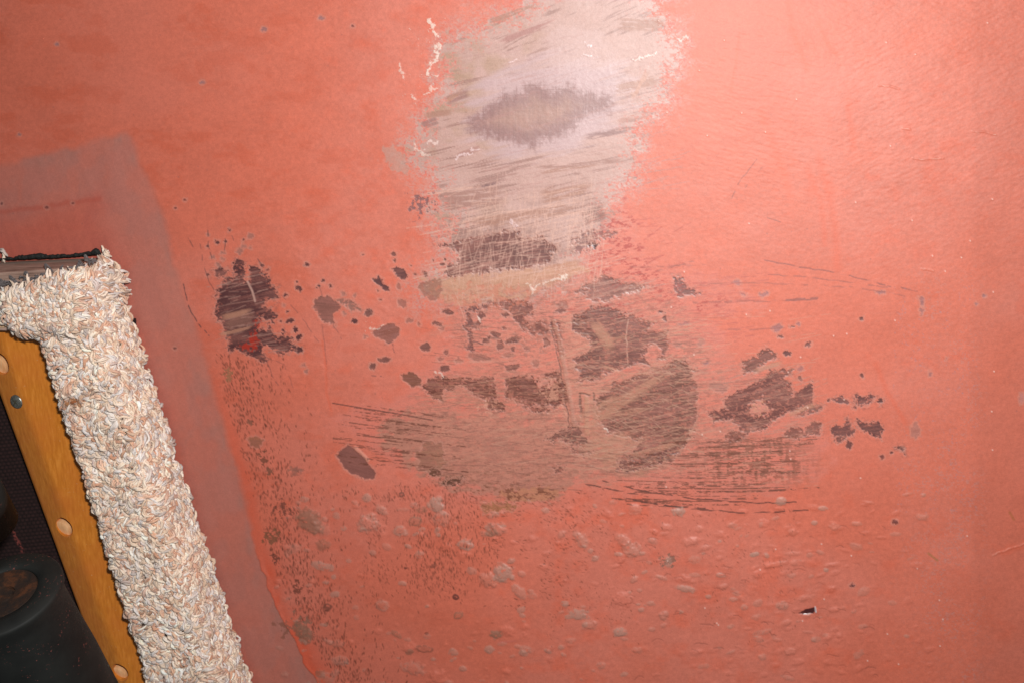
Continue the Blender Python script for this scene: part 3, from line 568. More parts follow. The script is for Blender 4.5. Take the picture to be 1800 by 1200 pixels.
# --- blisters
def blister(cx, cy, rx, ry, ang=0, hh=1.0, grey=0.0, col=None, ring=False, seed=0):
    pad = max(rx, ry) * 1.7 + 3; w = win(cx - pad, cy - pad, cx + pad, cy + pad); xx, yy = X[w], Y[w]
    if xx.size == 0: return
    a = math.radians(ang); c, s = math.cos(a), math.sin(a)
    u = ((xx - cx) * c + (yy - cy) * s) / rx; v = (-(xx - cx) * s + (yy - cy) * c) / ry
    q = np.hypot(u, v) + (fbm(xx / 7 + cx, yy / 7, 450, 3) - .5) * .8
    prof = sstep(1.15, .25, q)
    H[w] += prof * min(rx, ry) * 0.00009 * hh
    if grey:
        n = fbm(xx / 5 + cx, yy / 4, 455, 3)
        gm = sstep(1.1, .7, q) * sstep(.35, .6, n + .18)
        if ring: gm = gm * (.35 + .65 * sstep(.35, .75, q))
        over(w, gm * grey, col if col is not None else alb(188, 132, 114), None, .5)
Gm = alb(184, 138, 122); Gd = alb(150, 104, 84)
for (x, y, rx, ry, an, hh, g, c, rg_) in [(1105, 470, 45, 36, 0, 1.1, .75, Gm, 1), (1300, 620, 62, 50, 25, 1.1, .75, Gm, 0), (1265, 940, 38, 22, -5, 1, .8, Gd, 0), (1230, 1020, 30, 24, 0, 1, .6, Gm, 0), (665, 790, 44, 32, 15, 1.1, .45, Gm, 1), (950, 258, 45, 46, 0, 1.1, .75, Gm, 0), (840, 345, 36, 28, 0, .8, .7, Gd, 1),
                                       (762, 395, 44, 34, 0, 1, .6, Gm, 1), (595, 355, 56, 50, 0, 1.2, .5, Gm, 1), (285, 345, 90, 58, 38, .8, .75, Gd, 0), (350, 390, 45, 35, 0, .8, .2, Gm, 0), (585, 222, 28, 24, 0, .8, .6, Gm, 0), (770, 205, 17, 14, 0, .6, .8, alb(112, 72, 62), 1), (425, 320, 20, 22, 0, .6, .45, Gm, 0), (460, 385, 22, 17, 0, .8, .5, Gm, 0),
                                       (255, 230, 25, 18, 0, .8, .5, Gm, 0), (355, 470, 42, 34, 0, .9, .5, Gd, 0), (350, 582, 66, 26, 12, .9, .6, Gm, 0), (410, 640, 16, 14, 0, .6, .6, Gm, 0), (415, 730, 32, 20, 0, .9, .6, Gm, 0), (490, 555, 18, 15, 0, .6, .5, Gm, 0), (615, 510, 22, 16, 0, .8, .4, Gm, 0), (525, 800, 20, 15, 0, .8, .3, Gm, 0), (530, 855, 18, 14, 0, .8, .3, Gm, 0),
                                       (1070, 840, 26, 22, 0, .8, .7, Gd, 1), (1250, 405, 40, 24, 0, .6, .7, Gd, 0), (1305, 370, 20, 9, 0, .4, .6, Gm, 0), (1625, 780, 26, 16, 0, .8, .6, Gm, 0), (1700, 838, 60, 30, 10, .9, .7, Gm, 0), (1650, 850, 26, 14, 0, .7, .6, Gm, 0), (430, 990, 45, 20, 0, 1.1, .2, Gm, 0), (440, 1080, 48, 28, 0, 1.1, .35, Gm, 0), (250, 930, 72, 40, 55, .9, .8, Gd, 0),
                                       (370, 890, 16, 12, 0, .6, .6, Gd, 0), (375, 800, 28, 22, 0, .5, .8, alb(120, 66, 52), 0), (740, 940, 34, 18, 30, .8, .5, Gd, 0), (830, 1120, 70, 36, 15, 1, .35, Gm, 1), (1040, 1035, 30, 20, 0, .9, .5, Gm, 0), (810, 1035, 25, 20, 0, .8, .6, Gd, 0), (890, 1018, 50, 20, 5, .9, .7, alb(140, 84, 66), 1), (1055, 745, 18, 16, 0, .4, .9, alb(110, 56, 48), 0),
                                       (790, 590, 13, 10, 0, .4, .9, alb(120, 62, 50), 0), (935, 582, 24, 14, 0, .4, .7, alb(130, 70, 54), 0), (340, 1145, 36, 24, 30, .9, .6, Gd, 0), (215, 82, 28, 26, 0, .5, .6, alb(150, 96, 84), 0), (900, 937, 12, 8, 0, .4, .8, alb(140, 66, 48), 0), (700, 935, 14, 8, 0, .5, .3, Gm, 0), (870, 285, 34, 18, 0, .5, .5, Gd, 0), (775, 285, 34, 10, 0, .8, .2, Gm, 0),
                                       (145, 755, 30, 12, 40, .8, .1, Gm, 0), (560, 690, 14, 6, -20, .9, .3, Gm, 0), (1330, 980, 60, 6, -5, .5, .4, alb(206, 108, 98), 0)]:
    blister(450 + x / 3, 800 + y / 3, rx / 3, ry / 3, an, hh, g, c, bool(rg_))
for (x, y, rx, ry, g) in [(425, 295, 44, 28, .8), (965, 245, 34, 26, .7), (1190, 278, 30, 13, .6), (375, 560, 22, 30, .6), (465, 655, 56, 26, .0), (465, 700, 56, 22, .65), (120, 932, 45, 26, .75), (830, 520, 25, 14, .8), (345, 645, 28, 14, .3), (280, 780, 28, 14, .4), (350, 845, 30, 28, .3), (350, 895, 25, 14, .2), (440, 825, 18, 12, .6), (650, 630, 28, 14, .5),
                          (715, 760, 25, 14, .4), (775, 798, 25, 16, .4), (1250, 575, 55, 13, .0), (1205, 602, 16, 14, .7), (935, 575, 55, 16, .1), (1040, 565, 26, 18, .1), (1040, 517, 44, 12, .1), (890, 527, 20, 18, .6), (995, 880, 28, 18, .1), (790, 912, 26, 10, .1), (950, 970, 36, 12, .1), (870, 1062, 28, 20, .3), (1015, 1030, 30, 20, .1), (1140, 970, 15, 12, .4),
                          (585, 742, 18, 12, .6), (365, 378, 36, 24, .1), (350, 412, 50, 12, .1), (290, 450, 34, 20, .3), (540, 390, 26, 20, .1), (490, 455, 50, 28, .1), (1035, 405, 30, 22, .1), (1250, 375, 35, 20, .2), (1365, 360, 32, 14, .3), (1630, 205, 40, 10, .2), (1425, 245, 38, 9, .1), (975, 790, 36, 26, .4), (1100, 750, 60, 20, .1), (570, 485, 36, 18, .1), (645, 450, 12, 8, .6), (738, 475, 12, 9, .6),
                          (560, 515, 12, 8, .5), (1145, 355, 18, 12, .6), (1110, 930, 34, 8, .1), (1030, 1130, 20, 8, .1), (1720, 208, 18, 10, .5), (1580, 350, 18, 14, .0), (1630, 950, 20, 9, .5), (1350, 686, 10, 8, 1.0), (1300, 800, 14, 9, .1), (660, 690, 30, 20, .1)]:
    blister(1050 + x / 3, 800 + y / 3, rx / 3, ry / 3, random.uniform(-12, 12), 1.2, g, Gm if g < 1 else alb(70, 40, 60))
rg = np.random.default_rng(99)
for _ in range(240):
    x = rg.normal(1390, 120); y = rg.uniform(885, 1215); rx = rg.uniform(3.5, 13); ry = rx * rg.uniform(.28, .7)
    if 1120 < x < 1640: blister(x, y, rx, ry, rg.normal() * 15 - 6, rg.uniform(.4, 1.0), rg.choice([0, 0, 0, .3]), Gm)
for _ in range(190):
    x = rg.uniform(480, 1160); y = rg.uniform(880, 1215); rx = rg.uniform(3, 9); blister(x, y, rx, rx * rg.uniform(.4, .8), rg.normal() * 20, rg.uniform(.8, 1.6), rg.choice([0, .3, .5]), Gm)
for _ in range(34):
    x = rg.uniform(500, 1180); y = rg.uniform(890, 1195); rx = rg.uniform(9, 19); blister(x, y, rx, rx * rg.uniform(.5, .85), rg.normal() * 25, rg.uniform(.8, 1.3), rg.choice([0, .25, .4]), Gm)
for _ in range(60):
    x = rg.uniform(500, 800); y = rg.uniform(400, 700); rx = rg.uniform(4, 14); blister(x, y, rx, rx * rg.uniform(.3, .7), rg.normal() * 25, .5, 0)
for _ in range(70):
    x = rg.uniform(1100, 1560); y = rg.uniform(900, 1190); L = rg.uniform(4, 12); b = rg.normal() * 2
    w, m, d = stroke([(x - L, y + b), (x - L * .3, y - 1.5), (x + L * .4, y - 1), (x + L, y + 1.5)], .5, 1.0, 1.5); over(w, m * rg.uniform(.2, .6), alb(140, 70, 56)); H[w] -= m * .00015
# wrinkles / tears at the right
for pts in ([(1543, 151), (1560, 151), (1580, 157)], [(1709, 231), (1730, 232), (1750, 238)], [(1604, 279), (1620, 281), (1640, 278), (1658, 280)], [(1745, 975), (1770, 966), (1800, 955), (1850, 940)], [(1620, 473), (1640, 476)], [(1585, 227), (1600, 228)]):
    w, m, d = stroke(pts, .8, 2.0, 1); H[w] += m * .0004
    w, m, d = stroke(pts, .4, 1.0, 2.5); over(w, m * .45 * sstep(.3, .6, vnoise(X[w] / 4, Y[w] / 4, 85)), alb(240, 190, 172))
w, m, d = stroke([(1762, 970), (1790, 960), (1830, 948)], 5, 7, 5); over(w, m * .4, ORANGE)
w, m, d = stroke([(1632, 972), (1640, 978), (1648, 984)], 1.6, 1.5); over(w, m * .6, alb(160, 110, 62))
w, m, d = stroke([(1775, 900), (1782, 912)], 1.8, 1.5); over(w, m * .6, alb(170, 98, 50))
dark(ell(1795, 700, 4, 11), alb(196, 140, 130), 0, .2, 1.5, 4, 160, .0001, .7)
for (x, y, r, g) in ((464, 52, 5, 1), (565, 32, 5, 1), (620, 46, 3, 0), (355, 145, 4, 1), (100, 78, 3, 1), (33, 237, 3, 1), (82, 365, 3.2, 0), (325, 352, 3, 0), (308, 366, 2.2, 0), (2, 358, 2.5, 0), (128, 358, 2, 0), (307, 612, 2.6, 0), (1573, 916, 5.5, 0), (1498, 1028, 4, 0), (1586, 790, 3, 0), (1550, 803, 4, 0), (540, 465, 4, 0), (1730, 520, 3.5, 1), (1716, 534, 2.5, 1)):
    dark(ell(x, y, r, r * .8), alb(156, 122, 122) if g else alb(96, 56, 56), 0, .2, 1.2, 3, 170, .0001, .8)

# --- white flakes, paint remnants and painted glints
def flake_glint(pts, wd, seed=0, a=.95, col=alb(236, 212, 198)):
    w, m, d = stroke(pts, wd * .7, wd * .9 + 1, 5, seed); xx, yy = X[w], Y[w]
    m = sstep(.50, .60, fbm(xx / 3, yy / 3, 470 + seed, 4, .7) * .7 + .30 * m - .02)
    over(w, m * a, col, None, .3); H[w] += m * .00015
for i, (pts, wd) in enumerate([([(750, 34), (758, 42), (766, 60)], 5), ([(768, 78), (770, 95), (762, 108), (754, 118), (752, 130)], 4.5), ([(757, 130), (766, 134)], 4), ([(703, 116), (709, 134)], 4), ([(722, 54), (724, 56)], 3), ([(722, 165), (728, 175)], 5), ([(732, 262), (740, 268), (750, 272)], 7), ([(727, 254), (732, 258)], 3), ([(745, 168), (760, 158), (768, 152)], 3),
                               ([(654, 574), (652, 580), (660, 576), (676, 572)], 2), ([(926, 502), (938, 508), (950, 500)], 4), ([(955, 496), (970, 492), (984, 490)], 3.5), ([(986, 486), (993, 485)], 5.0), ([(1062, 755), (1066, 758)], 3.5), ([(935, 505), (936, 516)], 2.5), ([(768, 655), (774, 660)], 4), ([(836, 560), (845, 566)], 3)]):
    flake_glint(pts, wd * (.62 if i not in (0, 1, 12) else .8), i, .85 if i in (0, 1, 12) else .6)
flake_glint([(800, 280), (820, 270), (846, 260)], 2.4, 30, .75, alb(232, 202, 200)); flake_glint([(1028, 78), (1036, 80)], 3, 31, .45, alb(244, 228, 232)); flake_glint([(1020, 99), (1042, 100)], 1.6, 32, .4, alb(244, 226, 226)); flake_glint([(1114, 104), (1150, 94)], 2.0, 33, .35, alb(244, 216, 206))  # gloss on the ridge and the small sparkle are painted in pale
flake_glint([(752, 256), (768, 248)], 3, 34, .7, alb(236, 206, 198)); flake_glint([(894, 392), (906, 398)], 5, 35, .6, alb(232, 200, 200)); flake_glint([(1192, 70), (1208, 68)], 3.0, 36, .4, alb(226, 180, 168)); flake_glint([(892, 108), (908, 104)], 2, 37, .6, alb(232, 200, 200))
for _ in range(60):
    x, y = rg.uniform(1150, 1750), rg.uniform(20, 1180); w = win(x - 3, y - 3, x + 3, y + 3); q = np.hypot(X[w] - x, Y[w] - y); over(w, sstep(2.0, .8, q) * .7, alb(246, 200, 186)); H[w] += sstep(2.4, .6, q) * .0003

# --- build the hull mesh
P = at(X.astype(float), Y.astype(float)) + H[..., None] * NRM
idx = np.arange(NX * NY).reshape(NY, NX)
quads = np.stack([idx[:-1, :-1], idx[1:, :-1], idx[1:, 1:], idx[:-1, 1:]], -1).reshape(-1, 4)
verts = P.reshape(-1, 3); colr = np.clip(C.reshape(-1, 3), 0.005, .9); rgh = R.reshape(-1)
ring = np.concatenate([idx[0, :], idx[1:, -1], idx[-1, -2::-1], idx[-2:0:-1, 0]])     # returned edge gives the shell its thickness
nb = len(verts); verts = np.concatenate([verts, verts[ring] - NRM * 0.025]); colr = np.concatenate([colr, colr[ring]]); rgh = np.concatenate([rgh, rgh[ring]])
nr = len(ring); k = np.arange(nr); k2 = (k + 1) % nr
sk = np.stack([ring[k], ring[k2], nb + k2, nb + k], -1); quads = np.concatenate([quads, sk])

M = Mat("hull_paint", .42, .6)
at_ = M.attr("wear_colour"); rt = M.attr("wear_roughness")
v = M.coords()
nz = M.noise(v, 900, 3, .7); nz2 = M.noise(v, 260, 3, .6)
tone = M.ramp(nz, [(.25, (.86, .86, .86)), (.75, (1.12, 1.12, 1.12))])
c1 = M.mix(1.0, at_.outputs["Color"], tone, 'MULTIPLY')
M.l(c1, M.b.inputs["Base Color"]); M.l(rt.outputs["Fac"], M.b.inputs["Roughness"])
b1 = M.bump(nz2, .10, .0006); b2 = M.bump(nz, .12, .0003, b1); M.l(b2, M.b.inputs["Normal"])
hull = make_obj("boat_hull", verts, quads, M.m, None, True, {"wear_colour": ('FLOAT_COLOR', colr), "wear_roughness": ('FLOAT', rgh)})
tag(hull, "salmon red boat hull with blistered, scraped and sanded paint, filling most of the picture", "boat hull")

# ------------------------------------------------------------------ trailer bunk (padded board)
def lerp(a, b, t): return a + (b - a) * t
HP = 0.052                                    # how far the padded board stands off the hull
def Rline(t): return at(lerp(188., 483., t), lerp(452., 1350., t), 0.002)       # contact edge on the hull (right)
def Lline(t): return at(lerp(48., 318., t), lerp(500., 1370., t), HP)            # front left edge
bunk = empty("trailer_bunk", Rline(np.array(0.0)))
tag(bunk, "board wrapped in shaggy cream carpet pressed against the hull", "bunk")
def section(t, s):
    """s 0..1 runs from the hull contact, up the right side, over the front, down the left side"""
    r0 = Rline(t); r1 = r0 + NRM * (HP - .002); l1 = Lline(t); l0 = l1 - NRM * (HP - .006)
    pts = [r0, r1, l1, l0]; seg = [.30, .70]                 # fractions
    if s < .27: p = lerp(r0, r1, s / .27)
    elif s < .73: p = lerp(r1, l1, (s - .27) / .46)
    else: p = lerp(l1, l0, (s - .73) / .27)
    return p
def sec_smooth(t, s):
    w_ = .055; return (section(t, max(0, s - w_)) + section(t, min(1, s + w_)) + section(t, s)) / 3
axis_d = Rline(np.array(1.0)) - Rline(np.array(0.0)); axis_d /= np.linalg.norm(axis_d)
side_d = np.cross(axis_d, NRM); side_d /= np.linalg.norm(side_d)
if side_d[0] > 0: side_d = -side_d            # towards the left

wood = Mat("weathered_wood", .85, .2)
v = wood.coords(); g1 = wood.n("ShaderNodeMapping"); g1.inputs["Rotation"].default_value = (0, math.radians(-4), 0); g1.inputs["Scale"].default_value = (14, 60, 330); wood.l(v, g1.inputs["Vector"])
f = wood.noise(g1.outputs["Vector"], 1.0, 5, .65)
wood.l(wood.ramp(f, [(.28, alb(56, 40, 36, .9)), (.42, alb(132, 106, 94, .9)), (.6, alb(170, 142, 128, .9)), (.8, alb(110, 86, 76, .9))]), wood.b.inputs["Base Color"])
wood.l(wood.bump(f, .6, .001), wood.b.inputs["Normal"])
# board: box inside the carpet, end face at the top, reaching out of frame to the left
bt = np.linspace(0, 1, 8); bv = []; bf = []
bt = np.array([0, .06, .105, .112, .3, .6, .9, 1.0])
for t in bt:
    t0 = np.array(t)
    r0 = at(lerp(172., 467., t), lerp(453., 1350., t), .004); r1 = r0 + NRM * (HP - .010)
    l0 = at(-60. if t < .108 else lerp(112., 380., t), lerp(466. - 3, 1380., t), .004) ; l1 = l0 + NRM * (HP - .010)
    bv += [r0, r1, l1, l0]
bv[1] = bv[1] + axis_d * .002; bv[2] = bv[2] + axis_d * .006
for i in range(7):
    a = i * 4; b = a + 4
    for k in range(4): bf.append((a + k, a + (k + 1) % 4, b + (k + 1) % 4, b + k))
bf.append((3, 2, 1, 0)); bf.append((28, 29, 30, 31))
board = make_obj("board", np.array(bv), bf, wood.m, bunk, False); board["label"] = "weathered grey end of the board"
bm_ = board.modifiers.new("bevel", 'BEVEL'); bm_.width = .0015; bm_.segments = 2

# tufts of yarn
PAL = [alb(240, 222, 204, 1.05), alb(226, 204, 182, 1.05), alb(206, 182, 160, 1.05), alb(206, 154, 126, 1.05), alb(182, 132, 106, 1.05), alb(222, 216, 214, 1.05), alb(188, 180, 178, 1.05), alb(250, 242, 232, 1.05), alb(220, 176, 148, 1.05), alb(150, 118, 98, 1.05)]
PW = np.array([.16, .14, .12, .11, .07, .14, .10, .07, .06, .03]); PW = PW / PW.sum()
def tufts(roots, normals, rgt, dirt_and_tone=None, lscale=1.0, tdirs=None):
    NS = 2; roots = np.repeat(roots, NS, 0); normals = np.repeat(normals, NS, 0)
    if tdirs is not None: tdirs = np.repeat(tdirs + rgt.normal(size=tdirs.shape) * .45, NS, 0)
    if dirt_and_tone is not None: dirt_and_tone = np.repeat(dirt_and_tone, NS, 0)
    n = len(roots); S = 8; RN = 5
    normals = normals / np.linalg.norm(normals, axis=1)[:, None]
    rnd = np.repeat(rgt.normal(size=(n // NS, 3)), NS, 0) if tdirs is None else tdirs
    rnd = rnd + rgt.normal(size=(n, 3)) * .10
    tan = rnd - (rnd * normals).sum(1)[:, None] * normals; tan /= np.linalg.norm(tan, axis=1)[:, None]
    bit = np.cross(normals, tan)
    one = lambda a: np.repeat(a, NS)
    L = one(rgt.uniform(.008, .0155, n // NS) * lscale) * rgt.uniform(.85, 1.1, n); hgt = one(rgt.uniform(.0022, .0056, n // NS)); cur = one(rgt.normal(0, .0026, n // NS)) + rgt.normal(0, .0006, n); rad = rgt.uniform(.0010, .0016, n) * min(1, lscale + .05); PH = np.tile(np.arange(NS) * 2 * np.pi / NS, n // NS) + one(rgt.uniform(0, 6, n // NS))
    u = np.linspace(0, 1, S)
    path = roots[:, None] + tan[:, None] * ((u - .15)[None, :, None] * L[:, None, None]) + normals[:, None] * ((np.sin(np.pi * (u * .85 + .05)) * hgt[:, None] - .0006)[..., None]) + bit[:, None] * ((np.sin(np.pi * u) * cur[:, None] + (u - .5) * cur[:, None] * .5)[..., None])
    wr = .0011 * min(1, lscale) * (1 - .5 * u)[None, :, None]; pa = PH[:, None] + u[None] * 5.5
    path = path + wr * (np.cos(pa)[..., None] * normals[:, None] + np.sin(pa)[..., None] * bit[:, None])
    d = np.gradient(path, axis=1); d /= np.linalg.norm(d, axis=2)[..., None]
    ref = bit[:, None] * np.ones((1, S, 1)); e1 = np.cross(d, ref); e1 /= np.linalg.norm(e1, axis=2)[..., None]; e2 = np.cross(d, e1)
    prof = np.array([.6, .9, 1.0, 1.05, 1.0, .95, .8, .45])
    th = np.arange(RN) * 2 * np.pi / RN; tw = rgt.uniform(0, 6, n)[:, None, None] + u[None, :, None] * 2.2
    ang = th[None, None] + tw
    rr = rad[:, None, None] * prof[None, :, None] * 1.0
    V = path[:, :, None] + (np.cos(ang) * rr)[..., None] * e1[:, :, None] + (np.sin(ang) * rr)[..., None] * e2[:, :, None]
    i = np.arange(n)[:, None, None] * S * RN + np.arange(S - 1)[None, :, None] * RN; j = np.arange(RN)[None, None]; j2 = (j + 1) % RN
    F_ = np.stack(np.broadcast_arrays(i + j, i + RN + j, i + RN + j2, i + j2), -1).reshape(-1, 4)
    cap = (np.arange(n)[:, None] * S * RN + (S - 1) * RN)

    PALA = np.array(PAL); ci = np.repeat(rgt.choice(len(PAL), n // NS, p=PW), NS); base = PALA[ci] * .74 + PALA[rgt.choice(len(PAL), n, p=PW)] * .26
    CC = np.repeat(np.repeat(base[:, None, None], S, 1), RN, 2) * (1 + rgt.normal(0, .05, (n, 1, 1, 1)))
    alt = PALA[rgt.choice(len(PAL), (n, RN), p=PW)]; CC = (CC * .9 + alt[:, None] * .1) * np.array([1.06, 1.05, 1.03])
    if dirt_and_tone is not None: CC = CC * dirt_and_tone[:, None, None]
    return V.reshape(-1, 3), F_, np.clip(CC, .01, .85).reshape(-1, 3)

rt_ = np.random.default_rng(5)
TS = np.linspace(0, 1, 120); SS = np.linspace(0, 1, 61)
grid = np.array([[sec_smooth(np.array(t), s) for s in SS] for t in TS])
gt = np.gradient(grid, axis=0); gs = np.gradient(grid, axis=1); gn = np.cross(gt, gs); gn /= np.linalg.norm(gn, axis=2)[..., None]
if (gn[60, 30] @ NRM) < 0: gn = -gn
def gsample(t, s):
    ti = t * (len(TS) - 1); si = s * (len(SS) - 1); i = np.clip(ti.astype(int), 0, len(TS) - 2); j = np.clip(si.astype(int), 0, len(SS) - 2); a = (ti - i)[:, None]; b = (si - j)[:, None]
    f = lambda G: (G[i, j] * (1 - b) + G[i, j + 1] * b) * (1 - a) + (G[i + 1, j] * (1 - b) + G[i + 1, j + 1] * b) * a
    return f(grid), f(gn)
n = 11500
t = rt_.random(n) * .978 + .020; s = rt_.random(n) * .92 + .0
lift = rt_.uniform(0, .003, n)
rp, rn = gsample(t, s)
wav = (fbm(t * 60, s * 9, 480, 3) - .5) * .004
rp = rp + rn * (lift + wav)[:, None]
# pile leans sideways in clumps
ph = fbm(t * 26, s * 5, 484, 3) * 9
td = side_d[None] * np.cos(ph)[:, None] + axis_d[None] * np.sin(ph)[:, None]
dirt_and_tone = np.repeat(np.ones((n, 1)), 3, 1) * (0.86 + .28 * fbm(t * 40, s * 6, 487, 3))[:, None]
q = np.hypot((t - .245) * 900 / 9, (s - .60) / .10)
dirt_and_tone = dirt_and_tone * (1 - sstep(1.4, .3, q)[:, None] * np.array([.55, .75, .86]))
V1, F1, C1 = tufts(rp, rn, rt_, dirt_and_tone, 1.0, td)
# the folded flap at the upper end
flap_poly = [(-150, 530), (-40, 522), (10, 516), (62, 503), (120, 489), (178, 466), (204, 478), (214, 520), (205, 560), (172, 594), (120, 592), (64, 588), (34, 584), (18, 568), (2, 536), (-150, 560)]
fx = rt_.uniform(-150, 215, 6500); fy = rt_.uniform(445, 600, 6500)
sd = sdf_poly(flap_poly, fx.astype(np.float32), fy.astype(np.float32)); kp = sd > 2; fx, fy, sd = fx[kp], fy[kp], sd[kp]
def flap_h(x, y, sd): 
    right = np.interp(x, [-150, 130, 195, 215], [HP + .009, HP + .009, HP * .45, .010])
    return right * 1.0 - .010 * sstep(16, 0, sd)
fp = at(fx, fy, flap_h(fx, fy, sd)); fn = np.repeat(NRM[None], len(fx), 0) + (fx > 140)[:, None] * (-side_d)[None] * .8 + ((fy > 575) * 1.0)[:, None] * axis_d[None] * .9
flap_tone = np.ones((len(fx), 3)) * (1 - .25 * sstep(560, 590, fy))[:, None]  # flap tufts get darker towards the lower edge
V2, F2, C2 = tufts(fp, fn, rt_, flap_tone, 1.05)
# small stray tufts at the edges
sx = [4, 8, 186, 190, 182, 176, 189, 186, 191, 193]; sy = [440, 446, 446, 444, 452, 446, 460, 470, 482, 450]
sp_ = at(np.array(sx, float), np.array(sy, float), .006); V3, F3, C3 = tufts(sp_, np.repeat(NRM[None], len(sx), 0), rt_, None, 1.0)
# backing under the pile
BV = (grid - gn * .0012).reshape(-1, 3); gi = np.arange(BV.shape[0]).reshape(len(TS), len(SS))
BF = np.stack([gi[:-1, :-1], gi[1:, :-1], gi[1:, 1:], gi[:-1, 1:]], -1).reshape(-1, 4)
BC = np.repeat(alb(120, 92, 78)[None], len(BV), 0)
gxx = np.linspace(-150, 212, 90); gyy = np.linspace(0, 1, 14)
flv = []; 
for x in gxx:
    top = np.interp(x, [-150, 10, 62, 176, 200, 214], [533, 518, 505, 472, 482, 522]); bot = np.interp(x, [-150, -10, 22, 40, 64, 172, 205, 214], [550, 536, 562, 578, 586, 590, 558, 526])
    for g in gyy:
        y = lerp(top, bot, g); e = min(g, 1 - g) * (bot - top)
        flv.append(at(np.array(float(x)), np.array(float(y)), float(flap_h(x, y, e)) - .001))
flv = np.array(flv); gi = np.arange(len(flv)).reshape(90, 14); FF = np.stack([gi[:-1, :-1], gi[1:, :-1], gi[1:, 1:], gi[:-1, 1:]], -1).reshape(-1, 4)
vs = [V1, V2, V3, BV, flv]; fs = [F1, F2, F3, BF, FF]; cs = [C1, C2, C3, BC, np.repeat(alb(120, 92, 78)[None], len(flv), 0)]
off = 0; fo = []
for a, b in zip(vs, fs): fo.append(b + off); off += len(a)
yarn = Mat("carpet_yarn", .9, .15); ya = yarn.attr("yarn_colour"); set_in(yarn.b, "Sheen Weight", .15)
v = yarn.coords(); yf = yarn.noise(v, 1400, 2, .6)
yarn.l(yarn.mix(1.0, ya.outputs["Color"], yarn.ramp(yf, [(.3, (.82, .82, .82)), (.7, (1.1, 1.1, 1.1))]), 'MULTIPLY'), yarn.b.inputs["Base Color"])
yarn.l(yarn.bump(yf, .18, .0005), yarn.b.inputs["Normal"])
carpet = make_obj("carpet_cover", np.concatenate(vs), np.concatenate(fo), yarn.m, bunk, True, {"yarn_colour": ('FLOAT_COLOR', np.concatenate(cs))})

# black frayed glue/backing strip along the board end
blk = Mat("black_backing", .8, .3); v = blk.coords(); f = blk.noise(v, 500, 4)
blk.l(blk.ramp(f, [(.35, (.006, .007, .007)), (.7, (.03, .035, .033)), (.85, (.10, .10, .09))]), blk.b.inputs["Base Color"]); blk.l(blk.bump(f, .8, .002), blk.b.inputs["Normal"])
xs = np.linspace(-70, 178, 160); bv = []
for x in xs:
    top = np.interp(x, [-70, 0, 30, 60, 70, 85, 140, 160, 168, 174, 178], [458, 453, 451, 446, 443, 449, 446, 443, 436, 440, 446]) + 2.4 * (vnoise(np.array(x / 3.), np.array(2.), 491) - .5) + 3.0 * (vnoise(np.array(x / 11.), np.array(5.), 492) - .5)
    bot = np.interp(x, [-70, 0, 100, 178], [464, 458, 454, 448]) + 1.2 * (vnoise(np.array(x / 4.), np.array(9.), 493) - .5)
    for (y, h) in ((top, .002), (top + .6, .009), ((top + bot) / 2, .013 + .004 * float(vnoise(np.array(x / 3.), np.array(1.), 494))), (bot, .010), (bot + .5, .004)):
        bv.append(at(np.array(float(x)), np.array(float(y)), float(h)))
gi = np.arange(len(bv)).reshape(160, 5); BF = np.stack([gi[:-1, :-1], gi[1:, :-1], gi[1:, 1:], gi[:-1, 1:]], -1).reshape(-1, 4)
make_obj("carpet_backing", np.array(bv), BF, blk.m, bunk, True)["label"] = "black frayed backing along the end"
# grey frayed fibres between board end and pile
gv, gf, gc = [], [], []
fx = rt_.uniform(-60, 172, 60); fy = np.interp(fx, [-60, 0, 62, 130, 172], [506, 502, 488, 472, 456]) + rt_.normal(0, 2.2, len(fx))
pp = at(fx, fy, HP - .004 + 0 * fx); V4, F4, C4 = tufts(pp, np.repeat((NRM * .8 - axis_d * .2)[None], len(fx), 0), rt_, None, .5, side_d[None] + rt_.normal(0, .5, (len(fx), 3))); C4 = np.repeat(alb(112, 104, 104)[None], len(V4), 0) * rt_.uniform(.6, 1.5, (len(V4), 1))
make_obj("frayed_edge", V4, F4, yarn.m, bunk, True, {"yarn_colour": ('FLOAT_COLOR', C4)})["label"] = "grey frayed fibres where the carpet is cut"

# ------------------------------------------------------------------ varnished beam
def Bpt(t, off, h):
    """t along (0 top, 1 bottom out of frame), off pixels to the right of its left edge"""
    return at(lerp(-62., 262., t) + off, lerp(520., 1400., t), h)
beam = empty("varnished_beam", Bpt(np.array(0.), 0, .02))
tag(beam, "honey varnished wooden beam running beside the carpeted board", "beam")
prof = [(2, .0035), (0, .006), (-1, .023), (3, .0245), (28, .0300), (36, .0312), (42, .0308), (86, .0270), (120, .0262), (124, .0035)]
TT = np.linspace(0, 1, 60); bv = []
for t in TT:
    wob = .0004 * math.sin(t * 9)
    for (o_, h_) in prof: bv.append(Bpt(np.array(t), o_, h_ + wob))
m_ = len(prof); bf = []
for i in range(len(TT) - 1):
    for k in range(m_): bf.append((i * m_ + k, i * m_ + (k + 1) % m_, (i + 1) * m_ + (k + 1) % m_, (i + 1) * m_ + k))
bf.append(tuple(range(m_))[::-1]); bf.append(tuple((len(TT) - 1) * m_ + k for k in range(m_)))
var = Mat("varnished_wood", .33, .45)
v = var.coords(); bang = math.atan2(*(np.array([(Bpt(np.array(1.), 0, 0) - Bpt(np.array(0.), 0, 0))[0], -(Bpt(np.array(1.), 0, 0) - Bpt(np.array(0.), 0, 0))[2]])))
mp = var.n("ShaderNodeMapping"); mp.inputs["Rotation"].default_value = (0, bang, 0); mp.inputs["Scale"].default_value = (420, 300, 11)
var.l(v, mp.inputs["Vector"]); f = var.noise(mp.outputs["Vector"], 1.0, 4, .6); f2 = var.noise(v, 28, 3, .6); f3 = var.noise(v, 420, 3, .7)
